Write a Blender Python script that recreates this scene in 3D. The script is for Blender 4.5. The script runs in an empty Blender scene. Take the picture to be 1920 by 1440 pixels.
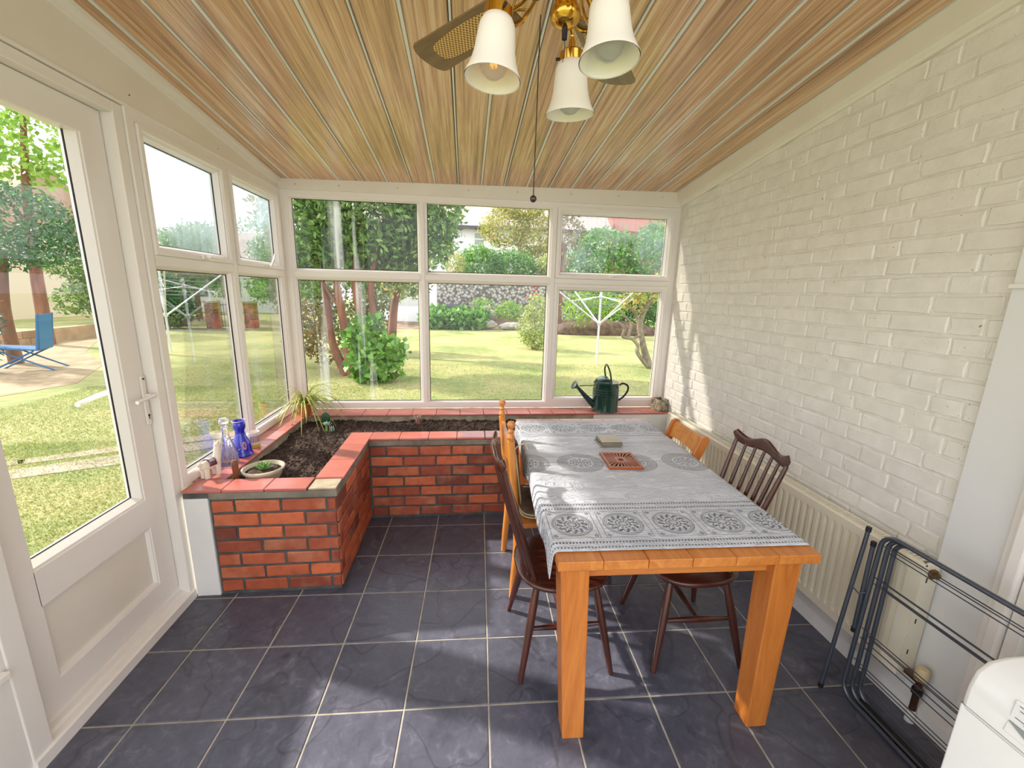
import bpy, math, random
import numpy as np
from mathutils import Vector, Matrix, noise as mnoise
random.seed(7); rng = np.random.default_rng(7)
scene = bpy.context.scene
COL = scene.collection

# ------------------------------------------------------------------ camera
pitch, yaw, roll = 0.2152441646, 0.1124902529, 0.0244723694
fw = Vector((math.sin(yaw)*math.cos(pitch), math.cos(yaw)*math.cos(pitch), -math.sin(pitch)))
rt = Vector((math.cos(yaw), -math.sin(yaw), 0)); up = rt.cross(fw)
rt2 = math.cos(roll)*rt + math.sin(roll)*up; up2 = -math.sin(roll)*rt + math.cos(roll)*up
cam_d = bpy.data.cameras.new('camera'); cam_d.sensor_width = 36; cam_d.lens = 780.147/1920*36
cam_d.clip_start = 0.02; cam_d.clip_end = 300
cam = bpy.data.objects.new('camera', cam_d); COL.objects.link(cam)
M = Matrix((rt2, up2, -fw)).transposed().to_4x4(); M.translation = (-0.1288, -2.6832, 1.6130)
cam.matrix_world = M
scene.camera = cam

# ------------------------------------------------------------------ sky, sun, exposure
w = bpy.data.worlds.new('sky'); scene.world = w; w.use_nodes = True
bg = w.node_tree.nodes['Background']
bg.inputs[0].default_value = (0.935, 0.935, 1.0, 1); bg.inputs[1].default_value = 1.65
sun_d = bpy.data.lights.new('sun', 'SUN'); sun_d.energy = 5.0; sun_d.angle = 0.03; sun_d.color = (1.0, 0.91, 0.80)
sun = bpy.data.objects.new('sun', sun_d); COL.objects.link(sun)
SUN = Vector((0.925*math.cos(0.605), -0.38*math.cos(0.605), -math.sin(0.605)))
sun.rotation_euler = SUN.to_track_quat('-Z', 'Y').to_euler(); sun.location = (-9, 5, 9)
scene.view_settings.view_transform = 'Standard'; scene.view_settings.look = 'None'
scene.view_settings.gamma = 1.0; scene.view_settings.use_curve_mapping = False
scene.view_settings.exposure = 0.58

# ------------------------------------------------------------------ node helpers
def srgb(r, g, b):
    f = lambda c: (c/255/12.92) if c/255 <= 0.04045 else ((c/255+0.055)/1.055)**2.4
    return (f(r), f(g), f(b), 1)
class X:                                   # expression on shader math nodes
    def __init__(s, t, sock): s.t, s.s = t, sock
    def _m(s, op, *a):
        n = s.t.nodes.new('ShaderNodeMath'); n.operation = op
        for i, v in enumerate((s,)+a):
            if isinstance(v, X): s.t.links.new(v.s, n.inputs[i])
            else: n.inputs[i].default_value = v
        return X(s.t, n.outputs[0])
    def __add__(s, o): return s._m('ADD', o)
    def __sub__(s, o): return s._m('SUBTRACT', o)
    def __mul__(s, o): return s._m('MULTIPLY', o)
    def __truediv__(s, o): return s._m('DIVIDE', o)
    def gt(s, o): return s._m('GREATER_THAN', o)
    def lt(s, o): return s._m('LESS_THAN', o)
    def mx(s, o): return s._m('MAXIMUM', o)
    def mn(s, o): return s._m('MINIMUM', o)
    def ab(s): return s._m('ABSOLUTE')
    def sin(s): return s._m('SINE')
    def fract(s): return s._m('FRACT')
    def sqrt(s): return s._m('SQRT')
    def atan2(s, o): return s._m('ARCTAN2', o)
    def line(s, c, w): return (s-c).ab().lt(w)
    def band(s, a, b): return s.gt(a)*s.lt(b)
def new_mat(name):
    m = bpy.data.materials.new(name); m.use_nodes = True
    return m, m.node_tree, m.node_tree.nodes['Principled BSDF']
def coords(t, scale=(1, 1, 1), kind='Object', rot=(0, 0, 0), rand=False):
    tc = t.nodes.new('ShaderNodeTexCoord'); mp = t.nodes.new('ShaderNodeMapping')
    mp.inputs['Scale'].default_value = scale; mp.inputs['Rotation'].default_value = rot
    t.links.new(tc.outputs[kind], mp.inputs[0])
    if rand:
        oi = t.nodes.new('ShaderNodeObjectInfo'); ml = t.nodes.new('ShaderNodeMath'); ml.operation = 'MULTIPLY'
        ml.inputs[1].default_value = 37.0; t.links.new(oi.outputs['Random'], ml.inputs[0])
        t.links.new(ml.outputs[0], mp.inputs['Location'])
    return mp.outputs[0]
def noise(t, vec, scale, detail=4, rough=0.55, dist=0):
    n = t.nodes.new('ShaderNodeTexNoise'); n.inputs['Scale'].default_value = scale
    n.inputs['Detail'].default_value = detail; n.inputs['Roughness'].default_value = rough
    n.inputs['Distortion'].default_value = dist
    t.links.new(vec, n.inputs['Vector']); return n.outputs['Fac']
def ramp(t, fac, stops, interp='LINEAR'):
    r = t.nodes.new('ShaderNodeValToRGB'); e = r.color_ramp.elements; r.color_ramp.interpolation = interp
    while len(e) < len(stops): e.new(0.5)
    for el, (p, c) in zip(e, stops): el.position = p; el.color = c
    t.links.new(fac.s if isinstance(fac, X) else fac, r.inputs[0]); return r.outputs[0]
def mix(t, fac, a, b, mode='MIX'):
    n = t.nodes.new('ShaderNodeMix'); n.data_type = 'RGBA'; n.blend_type = mode
    for k, v in ((0, fac), (6, a), (7, b)):
        if isinstance(v, X): v = v.s
        if hasattr(v, 'node'): t.links.new(v, n.inputs[k])
        else: n.inputs[k].default_value = v
    return n.outputs[2]
def bump(t, b, h, strength, dist=0.01):
    n = t.nodes.new('ShaderNodeBump'); n.inputs['Strength'].default_value = strength; n.inputs['Distance'].default_value = dist
    t.links.new(h.s if isinstance(h, X) else h, n.inputs['Height']); t.links.new(n.outputs[0], b.inputs['Normal'])
def plain(name, c, rough=0.5, metal=0.0, c2=None, scale=8, bmp=0, bscale=40, coat=0, spec=0.5, rand=0, stretch=(1, 1, 1), sub=0):
    m, t, b = new_mat(name)
    b.inputs['Roughness'].default_value = rough; b.inputs['Metallic'].default_value = metal
    b.inputs['Specular IOR Level'].default_value = spec; b.inputs['Coat Weight'].default_value = coat
    v = coords(t, stretch, rand=rand > 0)
    out = c
    if c2 is not None:
        f = noise(t, v, scale)
        out = ramp(t, f, [(0.32, c), (0.68, c2)])
    if rand:
        oi = t.nodes.new('ShaderNodeObjectInfo'); k = X(t, oi.outputs['Random'])*(2*rand)+(1-rand)
        hs = t.nodes.new('ShaderNodeHueSaturation')
        if hasattr(out, 'node'): t.links.new(out, hs.inputs['Color'])
        else: hs.inputs['Color'].default_value = out
        t.links.new(k.s, hs.inputs['Value']); out = hs.outputs[0]
    if hasattr(out, 'node'): t.links.new(out, b.inputs['Base Color'])
    else: b.inputs['Base Color'].default_value = out
    if bmp: bump(t, b, noise(t, v, bscale, 5), bmp)
    if sub: b.inputs['Subsurface Weight'].default_value = sub; b.inputs['Subsurface Radius'].default_value = (0.02, 0.02, 0.02)
    return m
def wood(name, c1, c2, axis='y', scale=14, rough=0.4, coat=0.1, knots=None):
    m, t, b = new_mat(name)
    st = {'x': (0.08, 1, 1), 'y': (1, 0.08, 1), 'z': (1, 1, 0.08)}[axis]
    v = coords(t, st, rand=True)
    f = X(t, noise(t, v, scale, 6, 0.6, 1.2)); fine = X(t, noise(t, v, scale*9, 3, 0.6))
    col = ramp(t, f*0.75+fine*0.25, [(0.30, c1), (0.52, tuple((a+b_)/2 for a, b_ in zip(c1, c2))), (0.72, c2)])
    if knots:
        vk = coords(t, (1, 0.55, 1) if axis == 'y' else (1, 1, 0.55), rand=True)
        vo = t.nodes.new('ShaderNodeTexVoronoi'); vo.inputs['Scale'].default_value = knots; t.links.new(vk, vo.inputs['Vector'])
        col = mix(t, X(t, vo.outputs['Distance']).lt(0.07), col, tuple(x*0.18 for x in c1[:3])+(1,))
    t.links.new(col, b.inputs['Base Color']); b.inputs['Roughness'].default_value = rough; b.inputs['Coat Weight'].default_value = coat
    b.inputs['Coat Roughness'].default_value = 0.25
    bump(t, b, fine.s, 0.08, 0.002)
    return m
def glass(name, refl=0.05, streak=0.0, kind='clear', tint=(1, 1, 1, 1)):
    m = bpy.data.materials.new(name); m.use_nodes = True; t = m.node_tree; t.nodes.clear()
    o = t.nodes.new('ShaderNodeOutputMaterial'); tr = t.nodes.new('ShaderNodeBsdfTransparent'); tr.inputs[0].default_value = tint
    gl = t.nodes.new('ShaderNodeBsdfGlossy'); gl.inputs['Roughness'].default_value = 0.01
    lw = t.nodes.new('ShaderNodeLayerWeight'); lw.inputs['Blend'].default_value = 0.15
    f = X(t, lw.outputs['Fresnel'])*0.6+refl*0.4
    m1 = t.nodes.new('ShaderNodeMixShader'); t.links.new(f.s, m1.inputs[0]); t.links.new(tr.outputs[0], m1.inputs[1]); t.links.new(gl.outputs[0], m1.inputs[2])
    last = m1.outputs[0]
    if streak:
        df = t.nodes.new('ShaderNodeBsdfDiffuse'); fogc = (0.50, 0.62, 0.70, 1) if kind == 'fog' else (0.86, 0.90, 0.92, 1); df.inputs[0].default_value = fogc
        tl = t.nodes.new('ShaderNodeBsdfTranslucent'); tl.inputs[0].default_value = fogc
        ad = t.nodes.new('ShaderNodeMixShader'); ad.inputs[0].default_value = 0.65
        t.links.new(df.outputs[0], ad.inputs[1]); t.links.new(tl.outputs[0], ad.inputs[2])
        v = coords(t, (1, 1, 0.05)); n1 = X(t, noise(t, v, 9 if kind == 'streak' else 34, 3))
        v2 = coords(t, (1, 1, 1)); n2 = X(t, noise(t, v2, 2.6, 3))
        if kind == 'streak': k = ((n1-0.56)*6.0).mx(0.0).mn(1.0)*streak
        elif kind == 'even': k = n1*0.0+streak
        else: k = (((n1-0.42)*3.0).mx(0.0).mn(1.0)*0.45+((n2-0.38)*3.5).mx(0.0).mn(1.0)*0.75).mn(1.0)*streak
        if kind == 'fog':
            sz = t.nodes.new('ShaderNodeSeparateXYZ'); t.links.new(v2, sz.inputs[0]); k = k*((X(t, sz.outputs[2])-1.72)/0.36).mx(0.25).mn(1.0)
        m2 = t.nodes.new('ShaderNodeMixShader'); t.links.new(k.s, m2.inputs[0]); t.links.new(last, m2.inputs[1]); t.links.new(ad.outputs[0], m2.inputs[2]); last = m2.outputs[0]
    t.links.new(last, o.inputs[0]); return m
def leafmat(name, c1, c2, c3=None, trans=0.35):
    m = bpy.data.materials.new(name); m.use_nodes = True; t = m.node_tree; t.nodes.clear()
    o = t.nodes.new('ShaderNodeOutputMaterial')
    g = t.nodes.new('ShaderNodeNewGeometry'); n = noise(t, coords(t), 1.1, 3)
    f = X(t, g.outputs['Random Per Island'])*0.65+X(t, n)*0.5-0.05
    st = [(0.15, c1), (0.75, c2)] + ([(0.93, c3)] if c3 else [])
    col = ramp(t, f, st)
    d = t.nodes.new('ShaderNodeBsdfPrincipled'); d.inputs['Roughness'].default_value = 0.45; t.links.new(col, d.inputs['Base Color'])
    tl = t.nodes.new('ShaderNodeBsdfTranslucent'); t.links.new(col, tl.inputs[0])
    mx_ = t.nodes.new('ShaderNodeMixShader'); mx_.inputs[0].default_value = trans
    t.links.new(d.outputs[0], mx_.inputs[1]); t.links.new(tl.outputs[0], mx_.inputs[2]); t.links.new(mx_.outputs[0], o.inputs[0])
    return m

# ------------------------------------------------------------------ mesh helpers
class MB:
    def __init__(s): s.v = []; s.f = []
    def add(s, vs, fs):
        o = len(s.v); s.v += [tuple(p) for p in vs]; s.f += [tuple(i+o for i in f) for f in fs]; return s
    def box(s, a, b, m=None):
        x0, y0, z0 = a; x1, y1, z1 = b
        vs = [Vector(p) for p in ((x0, y0, z0), (x1, y0, z0), (x1, y1, z0), (x0, y1, z0), (x0, y0, z1), (x1, y0, z1), (x1, y1, z1), (x0, y1, z1))]
        if m: vs = [m @ p for p in vs]
        return s.add(vs, [(0, 3, 2, 1), (4, 5, 6, 7), (0, 1, 5, 4), (1, 2, 6, 5), (2, 3, 7, 6), (3, 0, 4, 7)])
    def hexa(s, vs): return s.add(vs, [(0, 3, 2, 1), (4, 5, 6, 7), (0, 1, 5, 4), (1, 2, 6, 5), (2, 3, 7, 6), (3, 0, 4, 7)])
    def loops(s, rings, close=True, cap=True, wrap=False):      # rings: lists of equal length point loops
        n = len(rings[0]); vs = [p for r in rings for p in r]; fs = []
        k = len(rings)
        for i in range(k if wrap else k-1):
            for j in range(n if close else n-1):
                a = i*n+j; b = i*n+(j+1) % n; c = ((i+1) % k)*n+(j+1) % n; d = ((i+1) % k)*n+j
                fs.append((a, b, c, d))
        if cap and not wrap: fs.append(tuple(range(n-1, -1, -1))); fs.append(tuple((k-1)*n+j for j in range(n)))
        return s.add(vs, fs)
    def tube(s, pts, r, n=8, closed=False):
        pts = [Vector(p) for p in pts]; rr = r if isinstance(r, (list, tuple)) else [r]*len(pts); rings = []
        prev = None
        for i, p in enumerate(pts):
            if closed: d = pts[(i+1) % len(pts)]-pts[i-1]
            else: d = pts[min(i+1, len(pts)-1)]-pts[max(i-1, 0)]
            d.normalize()
            ref = prev if prev is not None else (Vector((0, 0, 1)) if abs(d.z) < 0.9 else Vector((1, 0, 0)))
            u = (ref-d*ref.dot(d)).normalized(); prev = u; v = d.cross(u)
            rings.append([p+(u*math.cos(2*math.pi*k/n)+v*math.sin(2*math.pi*k/n))*rr[i] for k in range(n)])
        return s.loops(rings, wrap=closed)
    def lathe(s, prof, o=(0, 0, 0), n=24, cap=True, m=None):
        rings = []
        for r, z in prof:
            ring = [Vector((r*math.cos(2*math.pi*k/n), r*math.sin(2*math.pi*k/n), z)) for k in range(n)]
            rings.append([(m @ p if m else p)+Vector(o) for p in ring])
        return s.loops(rings, cap=cap)
    def sphere(s, c, r, n=12, sc=(1, 1, 1)):
        prof = [(max(1e-4, r*math.sin(math.pi*i/n)), -r*math.cos(math.pi*i/n)) for i in range(n+1)]
        return s.lathe(prof, c, n*2, m=Matrix.Diagonal((*sc, 1)))
    def prism(s, poly, f0, f1):                                 # poly of 2D pts mapped by f0 / f1 to 3D
        return s.loops([[Vector(f0(*p)) for p in poly], [Vector(f1(*p)) for p in poly]])
    def ring(s, mp, rect, prof):                                # mitred frame: prof = [(inset, depth)...] closed
        u0, u1, v0, v1 = rect; rings = []
        for ins, d in prof:
            rings.append([Vector(mp(u, v, d)) for u, v in ((u0+ins, v0+ins), (u1-ins, v0+ins), (u1-ins, v1-ins), (u0+ins, v1-ins))])
        return s.loops(rings, wrap=True)
    def build(s, name, mat, parent=None, smooth=False, bevel=0, seg=2, local=False, sub=0):
        me = bpy.data.meshes.new(name)
        off = Vector(parent.location) if (parent is not None and not local) else Vector((0, 0, 0))
        if parent is not None and not local and parent.parent is not None: off += Vector(parent.parent.location)
        me.from_pydata([tuple(Vector(p)-off) for p in s.v], [], s.f); me.validate()
        import bmesh
        bm = bmesh.new(); bm.from_mesh(me); bmesh.ops.recalc_face_normals(bm, faces=bm.faces); bm.to_mesh(me); bm.free()
        return link(name, me, mat, parent, smooth, bevel, seg, sub)
def link(name, me, mat, parent=None, smooth=False, bevel=0, seg=2, sub=0):
    if not me.materials: me.materials.append(mat)
    o = bpy.data.objects.new(name, me); COL.objects.link(o)
    if parent is not None: o.parent = parent
    if smooth:
        for p in me.polygons: p.use_smooth = True
        if smooth != 'all':
            try: me.set_sharp_from_angle(angle=math.radians(40))
            except Exception: pass
    if bevel:
        b = o.modifiers.new('bevel', 'BEVEL'); b.width = bevel; b.segments = seg; b.limit_method = 'ANGLE'; b.angle_limit = math.radians(35)
    if sub:
        m = o.modifiers.new('sub', 'SUBSURF'); m.levels = sub; m.render_levels = sub
    return o
def tag(o, label=None, cat=None, group=None, kind=None):
    if label: o['label'] = label
    if cat: o['category'] = cat
    if group: o['group'] = group
    if kind: o['kind'] = kind
    return o
def thing(name, label, cat, loc=(0, 0, 0), rz=0.0, group=None):
    o = bpy.data.objects.new(name, None); COL.objects.link(o); o.location = loc; o.rotation_euler = (0, 0, rz)
    o.empty_display_size = 0.05
    return tag(o, label, cat, group)
def dup(root, loc, rz, label, group=None):
    r = root.copy(); COL.objects.link(r); r.location = loc; r.rotation_euler = (0, 0, rz); r['label'] = label
    if group: r['group'] = group
    for ch in list(root.children):
        c = ch.copy(); COL.objects.link(c); c.parent = r
        for g in ch.children:
            d = g.copy(); COL.objects.link(d); d.parent = c
    return r
def B(a, b, m=None): return MB().box(a, b, m)
def lerp(a, b, t): return a+(b-a)*t
def spline(pts, n=8):
    pts = [Vector(p) for p in pts]; out = []
    P = [pts[0]*2-pts[1]]+pts+[pts[-1]*2-pts[-2]]
    for i in range(1, len(P)-2):
        for k in range(n):
            t = k/n; a, b, c, d = P[i-1:i+3]
            out.append(0.5*((2*b)+(c-a)*t+(2*a-5*b+4*c-d)*t*t+(3*b-a-3*c+d)*t**3))
    out.append(pts[-1]); return out

# ------------------------------------------------------------------ materials
UPVC = plain('white upvc', srgb(238, 234, 226), 0.28, spec=0.5)
BOARD = plain('white board', srgb(236, 231, 218), 0.35, c2=srgb(230, 225, 210), scale=3)
BLACK = plain('black rubber', srgb(22, 22, 26), 0.5)
CHROME = plain('grey metal', srgb(120, 120, 122), 0.3, 0.8)
PLASTER = plain('white plaster', srgb(234, 233, 228), 0.6, c2=srgb(222, 222, 218), scale=3, bmp=0.05, bscale=30)
SMOOTHWALL = plain('smooth white panel', srgb(232, 233, 230), 0.32, c2=srgb(226, 228, 226), scale=2)
GROUT = plain('pale grout', srgb(196, 190, 174), 0.85, c2=srgb(160, 154, 140), scale=12)
MORTAR = plain('grey mortar', srgb(92, 94, 90), 0.9, c2=srgb(66, 68, 66), scale=14, bmp=0.4, bscale=90)
CONCRETE = plain('sandy concrete', srgb(186, 176, 152), 0.9, c2=srgb(140, 128, 104), scale=10, bmp=0.3, bscale=60)
TERRA = plain('red quarry tile', srgb(196, 118, 104), 0.34, c2=srgb(178, 98, 88), scale=5, rand=0.08, coat=0.35, bmp=0.03)
def mat_brick():
    m, t, b = new_mat('red brick'); v = coords(t, rand=True)
    n1 = X(t, noise(t, v, 18, 6)); n2 = X(t, noise(t, v, 5, 3))
    oi = t.nodes.new('ShaderNodeObjectInfo')
    base = ramp(t, oi.outputs['Random'], [(0.0, srgb(112, 54, 40)), (0.35, srgb(152, 72, 48)), (0.7, srgb(184, 92, 58)), (1.0, srgb(208, 108, 66))])
    c = mix(t, ((n2-0.50)*5.0).mx(0.0).mn(1.0)*0.4, base, srgb(206, 146, 110)); c = mix(t, ((n1-0.45)*2.2).mx(0.0).mn(1.0)*0.6, c, srgb(96, 42, 30))
    t.links.new(c, b.inputs['Base Color']); b.inputs['Roughness'].default_value = 0.6; bump(t, b, n1.s, 0.5, 0.004); return m
BRICK = mat_brick()
def mat_wbrick():
    m, t, b = new_mat('painted brick'); v = coords(t, rand=True)
    n1 = X(t, noise(t, v, 40, 5)); n2 = X(t, noise(t, v, 9, 4)); n3 = X(t, noise(t, v, 70, 2))
    c = ramp(t, n2, [(0.3, srgb(226, 224, 214)), (0.7, srgb(240, 238, 230))])
    c = mix(t, n3.gt(0.735)*0.75, c, srgb(96, 88, 74))
    t.links.new(c, b.inputs['Base Color']); b.inputs['Roughness'].default_value = 0.5
    bump(t, b, (n1*0.6+n2).s, 0.45, 0.006); return m
WBRICK = mat_wbrick()
WMORTAR = plain('painted mortar', srgb(236, 234, 226), 0.6, c2=srgb(222, 218, 206), scale=16, bmp=0.5, bscale=50)
def mat_slate():
    m, t, b = new_mat('slate tile'); v = coords(t, (1, 1, 1), rand=True)
    n1 = X(t, noise(t, v, 5, 6, 0.6, 1.5)); n2 = X(t, noise(t, v, 22, 6, 0.65, 0.8)); n3 = X(t, noise(t, v, 3.0, 2, 0.5, 0.6))
    ridge = ((n3-0.5).ab()*60.0).mn(1.0)
    c = ramp(t, n2*0.6+n1*0.4, [(0.3, srgb(70, 72, 84)), (0.55, srgb(88, 90, 104)), (0.78, srgb(128, 130, 142))])
    c = mix(t, (ridge*-1.0+1.0)*0.35, c, srgb(30, 30, 34))
    oi = t.nodes.new('ShaderNodeObjectInfo'); hs = t.nodes.new('ShaderNodeHueSaturation')
    t.links.new((X(t, oi.outputs['Random'])*0.25+0.88).s, hs.inputs['Value']); t.links.new(c, hs.inputs['Color'])
    t.links.new(hs.outputs[0], b.inputs['Base Color'])
    rr = n2*0.30+0.20; t.links.new(rr.s, b.inputs['Roughness'])
    bump(t, b, (n1*0.8+n2*0.5+ridge*0.25).s, 0.35, 0.006); return m
SLATE = mat_slate()
def mat_ceiling():
    m, t, b = new_mat('printed wood cladding')
    v = coords(t, (1, 0.012, 0.2)); n1 = X(t, noise(t, v, 55, 4, 0.6)); n2 = X(t, noise(t, v, 210, 3, 0.5)); v3 = coords(t, (1, 0.05, 0.2)); n3 = X(t, noise(t, v3, 9, 2))
    c = ramp(t, n1*0.60+n2*0.22+n3*0.22, [(0.36, srgb(138, 104, 78)), (0.46, srgb(186, 144, 108)), (0.55, srgb(214, 170, 128)), (0.64, srgb(226, 200, 170))])
    t.links.new(c, b.inputs['Base Color']); b.inputs['Roughness'].default_value = 0.24; b.inputs['Coat Weight'].default_value = 0.5; b.inputs['Coat Roughness'].default_value = 0.12
    bump(t, b, n3.s, 0.05, 0.01); return m
CEIL = mat_ceiling()
CEILBEAD = plain('pale grey bead', srgb(222, 226, 222), 0.25, coat=0.3)
PINE = wood('honey pine', srgb(176, 96, 34), srgb(222, 148, 70), 'y', 16, 0.38, 0.25, 3.2)
PINEZ = wood('honey pine upright', srgb(172, 92, 30), srgb(216, 138, 62), 'z', 16, 0.38, 0.25, 2.6)
PINEX = wood('honey pine cross', srgb(176, 96, 34), srgb(216, 140, 66), 'x', 16, 0.38, 0.2)
PINELT = wood('golden pine', srgb(190, 112, 40), srgb(226, 158, 76), 'z', 14, 0.35, 0.3)
DARKW = wood('dark stained elm', srgb(48, 22, 16), srgb(92, 44, 30), 'z', 18, 0.28, 0.5)
DARKSEAT = wood('dark stained elm seat', srgb(52, 24, 18), srgb(98, 48, 34), 'x', 12, 0.26, 0.5)
CREAMRAD = plain('cream enamel', srgb(234, 228, 206), 0.35)
WHITEGLOSS = plain('white appliance enamel', srgb(236, 238, 236), 0.25, coat=0.2)
GREYPRINT = plain('grey print', srgb(120, 124, 126), 0.5)
STEEL = plain('grey painted steel', srgb(92, 100, 112), 0.3, 0.6, coat=0.2)
BRASS = plain('polished brass', srgb(214, 168, 72), 0.16, 1.0)
BRONZE = plain('antique bronze', srgb(126, 90, 46), 0.3, 0.9)
GREENCAN = plain('dark green enamel', srgb(18, 62, 54), 0.22, 0.25, c2=srgb(24, 74, 64), scale=4, coat=0.6)
SOIL = plain('compost', srgb(96, 76, 64), 0.95, c2=srgb(44, 33, 27), scale=55, bmp=1.0, bscale=120)
BARK = plain('reddish bark', srgb(150, 102, 80), 0.9, c2=srgb(104, 70, 54), scale=6, bmp=0.6, bscale=14, stretch=(1, 1, 0.25))
GREYBARK = plain('grey bark', srgb(150, 138, 116), 0.9, c2=srgb(110, 102, 84), scale=8, bmp=0.6, bscale=16)
GLASS = glass('clear glass', 0.04)
GLASSSTREAK = glass('glass with dried runs', 0.04, 0.5, 'streak')
GLASSFOG = glass('fogged glass', 0.04, 0.72, 'fog')
GLASSFOG2 = glass('lightly fogged glass', 0.04, 0.42, 'fog')

# ================================================================== SETTING
XL, YB, XR, ZS = -1.548, 0.90, 1.685, 0.607
def zc(x, y): return 2.441+0.0155*x+0.105*(0.9-y)
def struct(o, label, cat): return tag(o, label, cat, kind='structure')

# floor: grout bed with tiles on a grid turned 1.69 degrees
floor = struct(B((-1.75, -3.1, -0.10), (1.80, 0.95, -0.003)).build('floor', GROUT), 'dark slate tiled floor with pale grout lines', 'floor')
TH = -0.0294333; ct, st_ = math.cos(TH), math.sin(TH); TS = 0.333
def bev_tile(sx, sy, sz, b, jit=0.0):
    mb = MB(); hx, hy = sx/2, sy/2
    def r(ix, z): return [Vector((x*(hx-ix), y*(hy-ix), z)) for x, y in ((-1, -1), (1, -1), (1, 1), (-1, 1))]
    mb.loops([r(0, -sz), r(0, -b), r(b, 0)])
    return mb
tile_me = [bev_tile(TS-0.007, TS-0.007, 0.012, 0.002).build('floor_tile', SLATE)]
tm = tile_me[0].data; bpy.data.objects.remove(tile_me[0])
for i in range(-6, 7):
    for j in range(-1, 9):
        gx, gy = (i+0.5)*TS, (0.5-j)*TS
        x = gx*ct-gy*st_; y = gx*st_+gy*ct
        if x < -1.70 or x > 1.70 or y > 0.30 or y < -2.7: continue
        if x < -0.99 and y > -0.45: continue
        o = bpy.data.objects.new('floor_tile', tm); COL.objects.link(o); o.parent = floor
        o.location = (x, y, random.uniform(-0.0004, 0.0004)); o.rotation_euler = (0, 0, TH+random.choice((0, math.pi/2, math.pi, -math.pi/2)))

# back wall under the window
wall_back = struct(B((-1.75, 0.72, -0.10), (1.80, 1.02, 0.592)).build('wall_back', CONCRETE), 'low sandy rendered wall under the garden window', 'wall')
pl = B((0.98, 0.712, 0.0), (XR, 0.722, 0.590)).build('plaster_face', PLASTER, wall_back)
x = -1.38
while x < XR-0.02:
    x1 = min(x+0.2, XR)
    B((x+0.0015, 0.705, 0.592), (x1-0.0015, 0.885, ZS)).build('sill_tile', TERRA, wall_back, bevel=0.004); x = x1

# left wall: low wall, band above windows, door surround
wall_left = struct(B((-1.72, -0.474, -0.10), (-1.42, 1.02, 0.592)).build('wall_left', CONCRETE), 'low rendered wall under the side windows beside the door', 'wall')
y = -0.466
while y < 0.88:
    y1 = min(y+0.2, 0.895)
    B((-1.60, y+0.0015, 0.592), (-1.405, y1-0.0015, ZS)).build('sill_tile', TERRA, wall_left, bevel=0.004); y = y1
def band(y0, y1, x0, x1, zb):
    return MB().hexa([(x0, y0, zb), (x1, y0, zb), (x1, y1, zb), (x0, y1, zb), (x0, y0, zc(x0, y0)+0.02), (x1, y0, zc(x1, y0)+0.02), (x1, y1, zc(x1, y1)+0.02), (x0, y1, zc(x0, y1)+0.02)])
band(-1.95, 0.93, -1.66, -1.552, 2.352).build('upper_board', BOARD, wall_left)
B((-1.66, -1.95, 2.338), (-1.544, 0.90, 2.353)).build('board_edge', UPVC, wall_left, bevel=0.003)
# wall beyond the hinge side of the door
B((-1.66, -1.95, 0.0), (-1.56, -1.44, 2.34)).build('side_panel', UPVC, wall_left)
B((-1.64, -1.95, 0.405), (-1.535, -1.452, 0.43)).build('side_cill', UPVC, wall_left, bevel=0.004)
for k in range(5):
    MB().lathe([(0.0035, 0), (0.0035, 0.0015), (0.001, 0.002)], (0, 0, 0), 8, m=Matrix.Rotation(math.pi/2, 4, 'Y')).build('screw_cap', CHROME, wall_left, local=True).location = (-1.552, [-1.25, -0.72, -0.53, 0.12, 0.30][k], [2.60, 2.64, 2.395, 2.385, 2.50][k])

# right wall: painted brick
wall_right = struct(MB().hexa([(XR, -3.1, -0.10), (XR+0.12, -3.1, -0.10), (XR+0.12, 1.02, -0.10), (XR, 1.02, -0.10),
    (XR, -3.1, zc(XR, -3.1)), (XR+0.12, -3.1, zc(XR, -3.1)), (XR+0.12, 1.02, zc(XR, 1.02)), (XR, 1.02, zc(XR, 1.02))]).build('wall_right', WMORTAR), 'white painted brick wall beside the table', 'wall')
def brick_mesh(l, h, d, seed, mat, name):          # face toward -x, spans y (l) and z (h), irregular arrises
    r = random.Random(seed); mb = MB(); bv = 0.004
    def rg(ins, x, j): return [Vector((x+r.uniform(-j, j)*0.4, yy*(l/2-ins)+r.uniform(-j, j), zz*(h/2-ins)+r.uniform(-j, j))) for yy, zz in ((-1, -1), (0, -1), (1, -1), (1, 0), (1, 1), (0, 1), (-1, 1), (-1, 0))]
    mb.loops([rg(0, d, 0), rg(0.0005, 0.0035, 0.0024), rg(bv, 0, 0.0032)])
    o = mb.build(name, mat); me = o.data; bpy.data.objects.remove(o); return me
wb = {L: [brick_mesh(L, 0.064, 0.02, s+int(L*1000), WBRICK, 'brick') for s in range(4)] for L in (0.215, 0.105)}
slots = []
row = 0; z = 0.625
while z < 2.75:
    y = 0.90-(row % 2)*0.16-random.uniform(0, 0.05); k = row % 2
    y += 0.1
    while y > -1.50:
        L = 0.215 if k % 2 == 0 else 0.105
        if random.random() < 0.06: L = 0.215
        yc = y-L/2
        if yc+L/2 < 0.90 and yc-L/2 > -1.72 and z+0.035 < zc(XR, yc)-0.01: slots.append((yc, z, L))
        y -= L+0.0095; k += 1
    z += 0.0755; row += 1
camp = Vector((-0.13, -2.68, 1.61))
slots.sort(key=lambda q: (Vector((XR, q[0], q[1]))-camp).length)
rest = MB()
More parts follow.
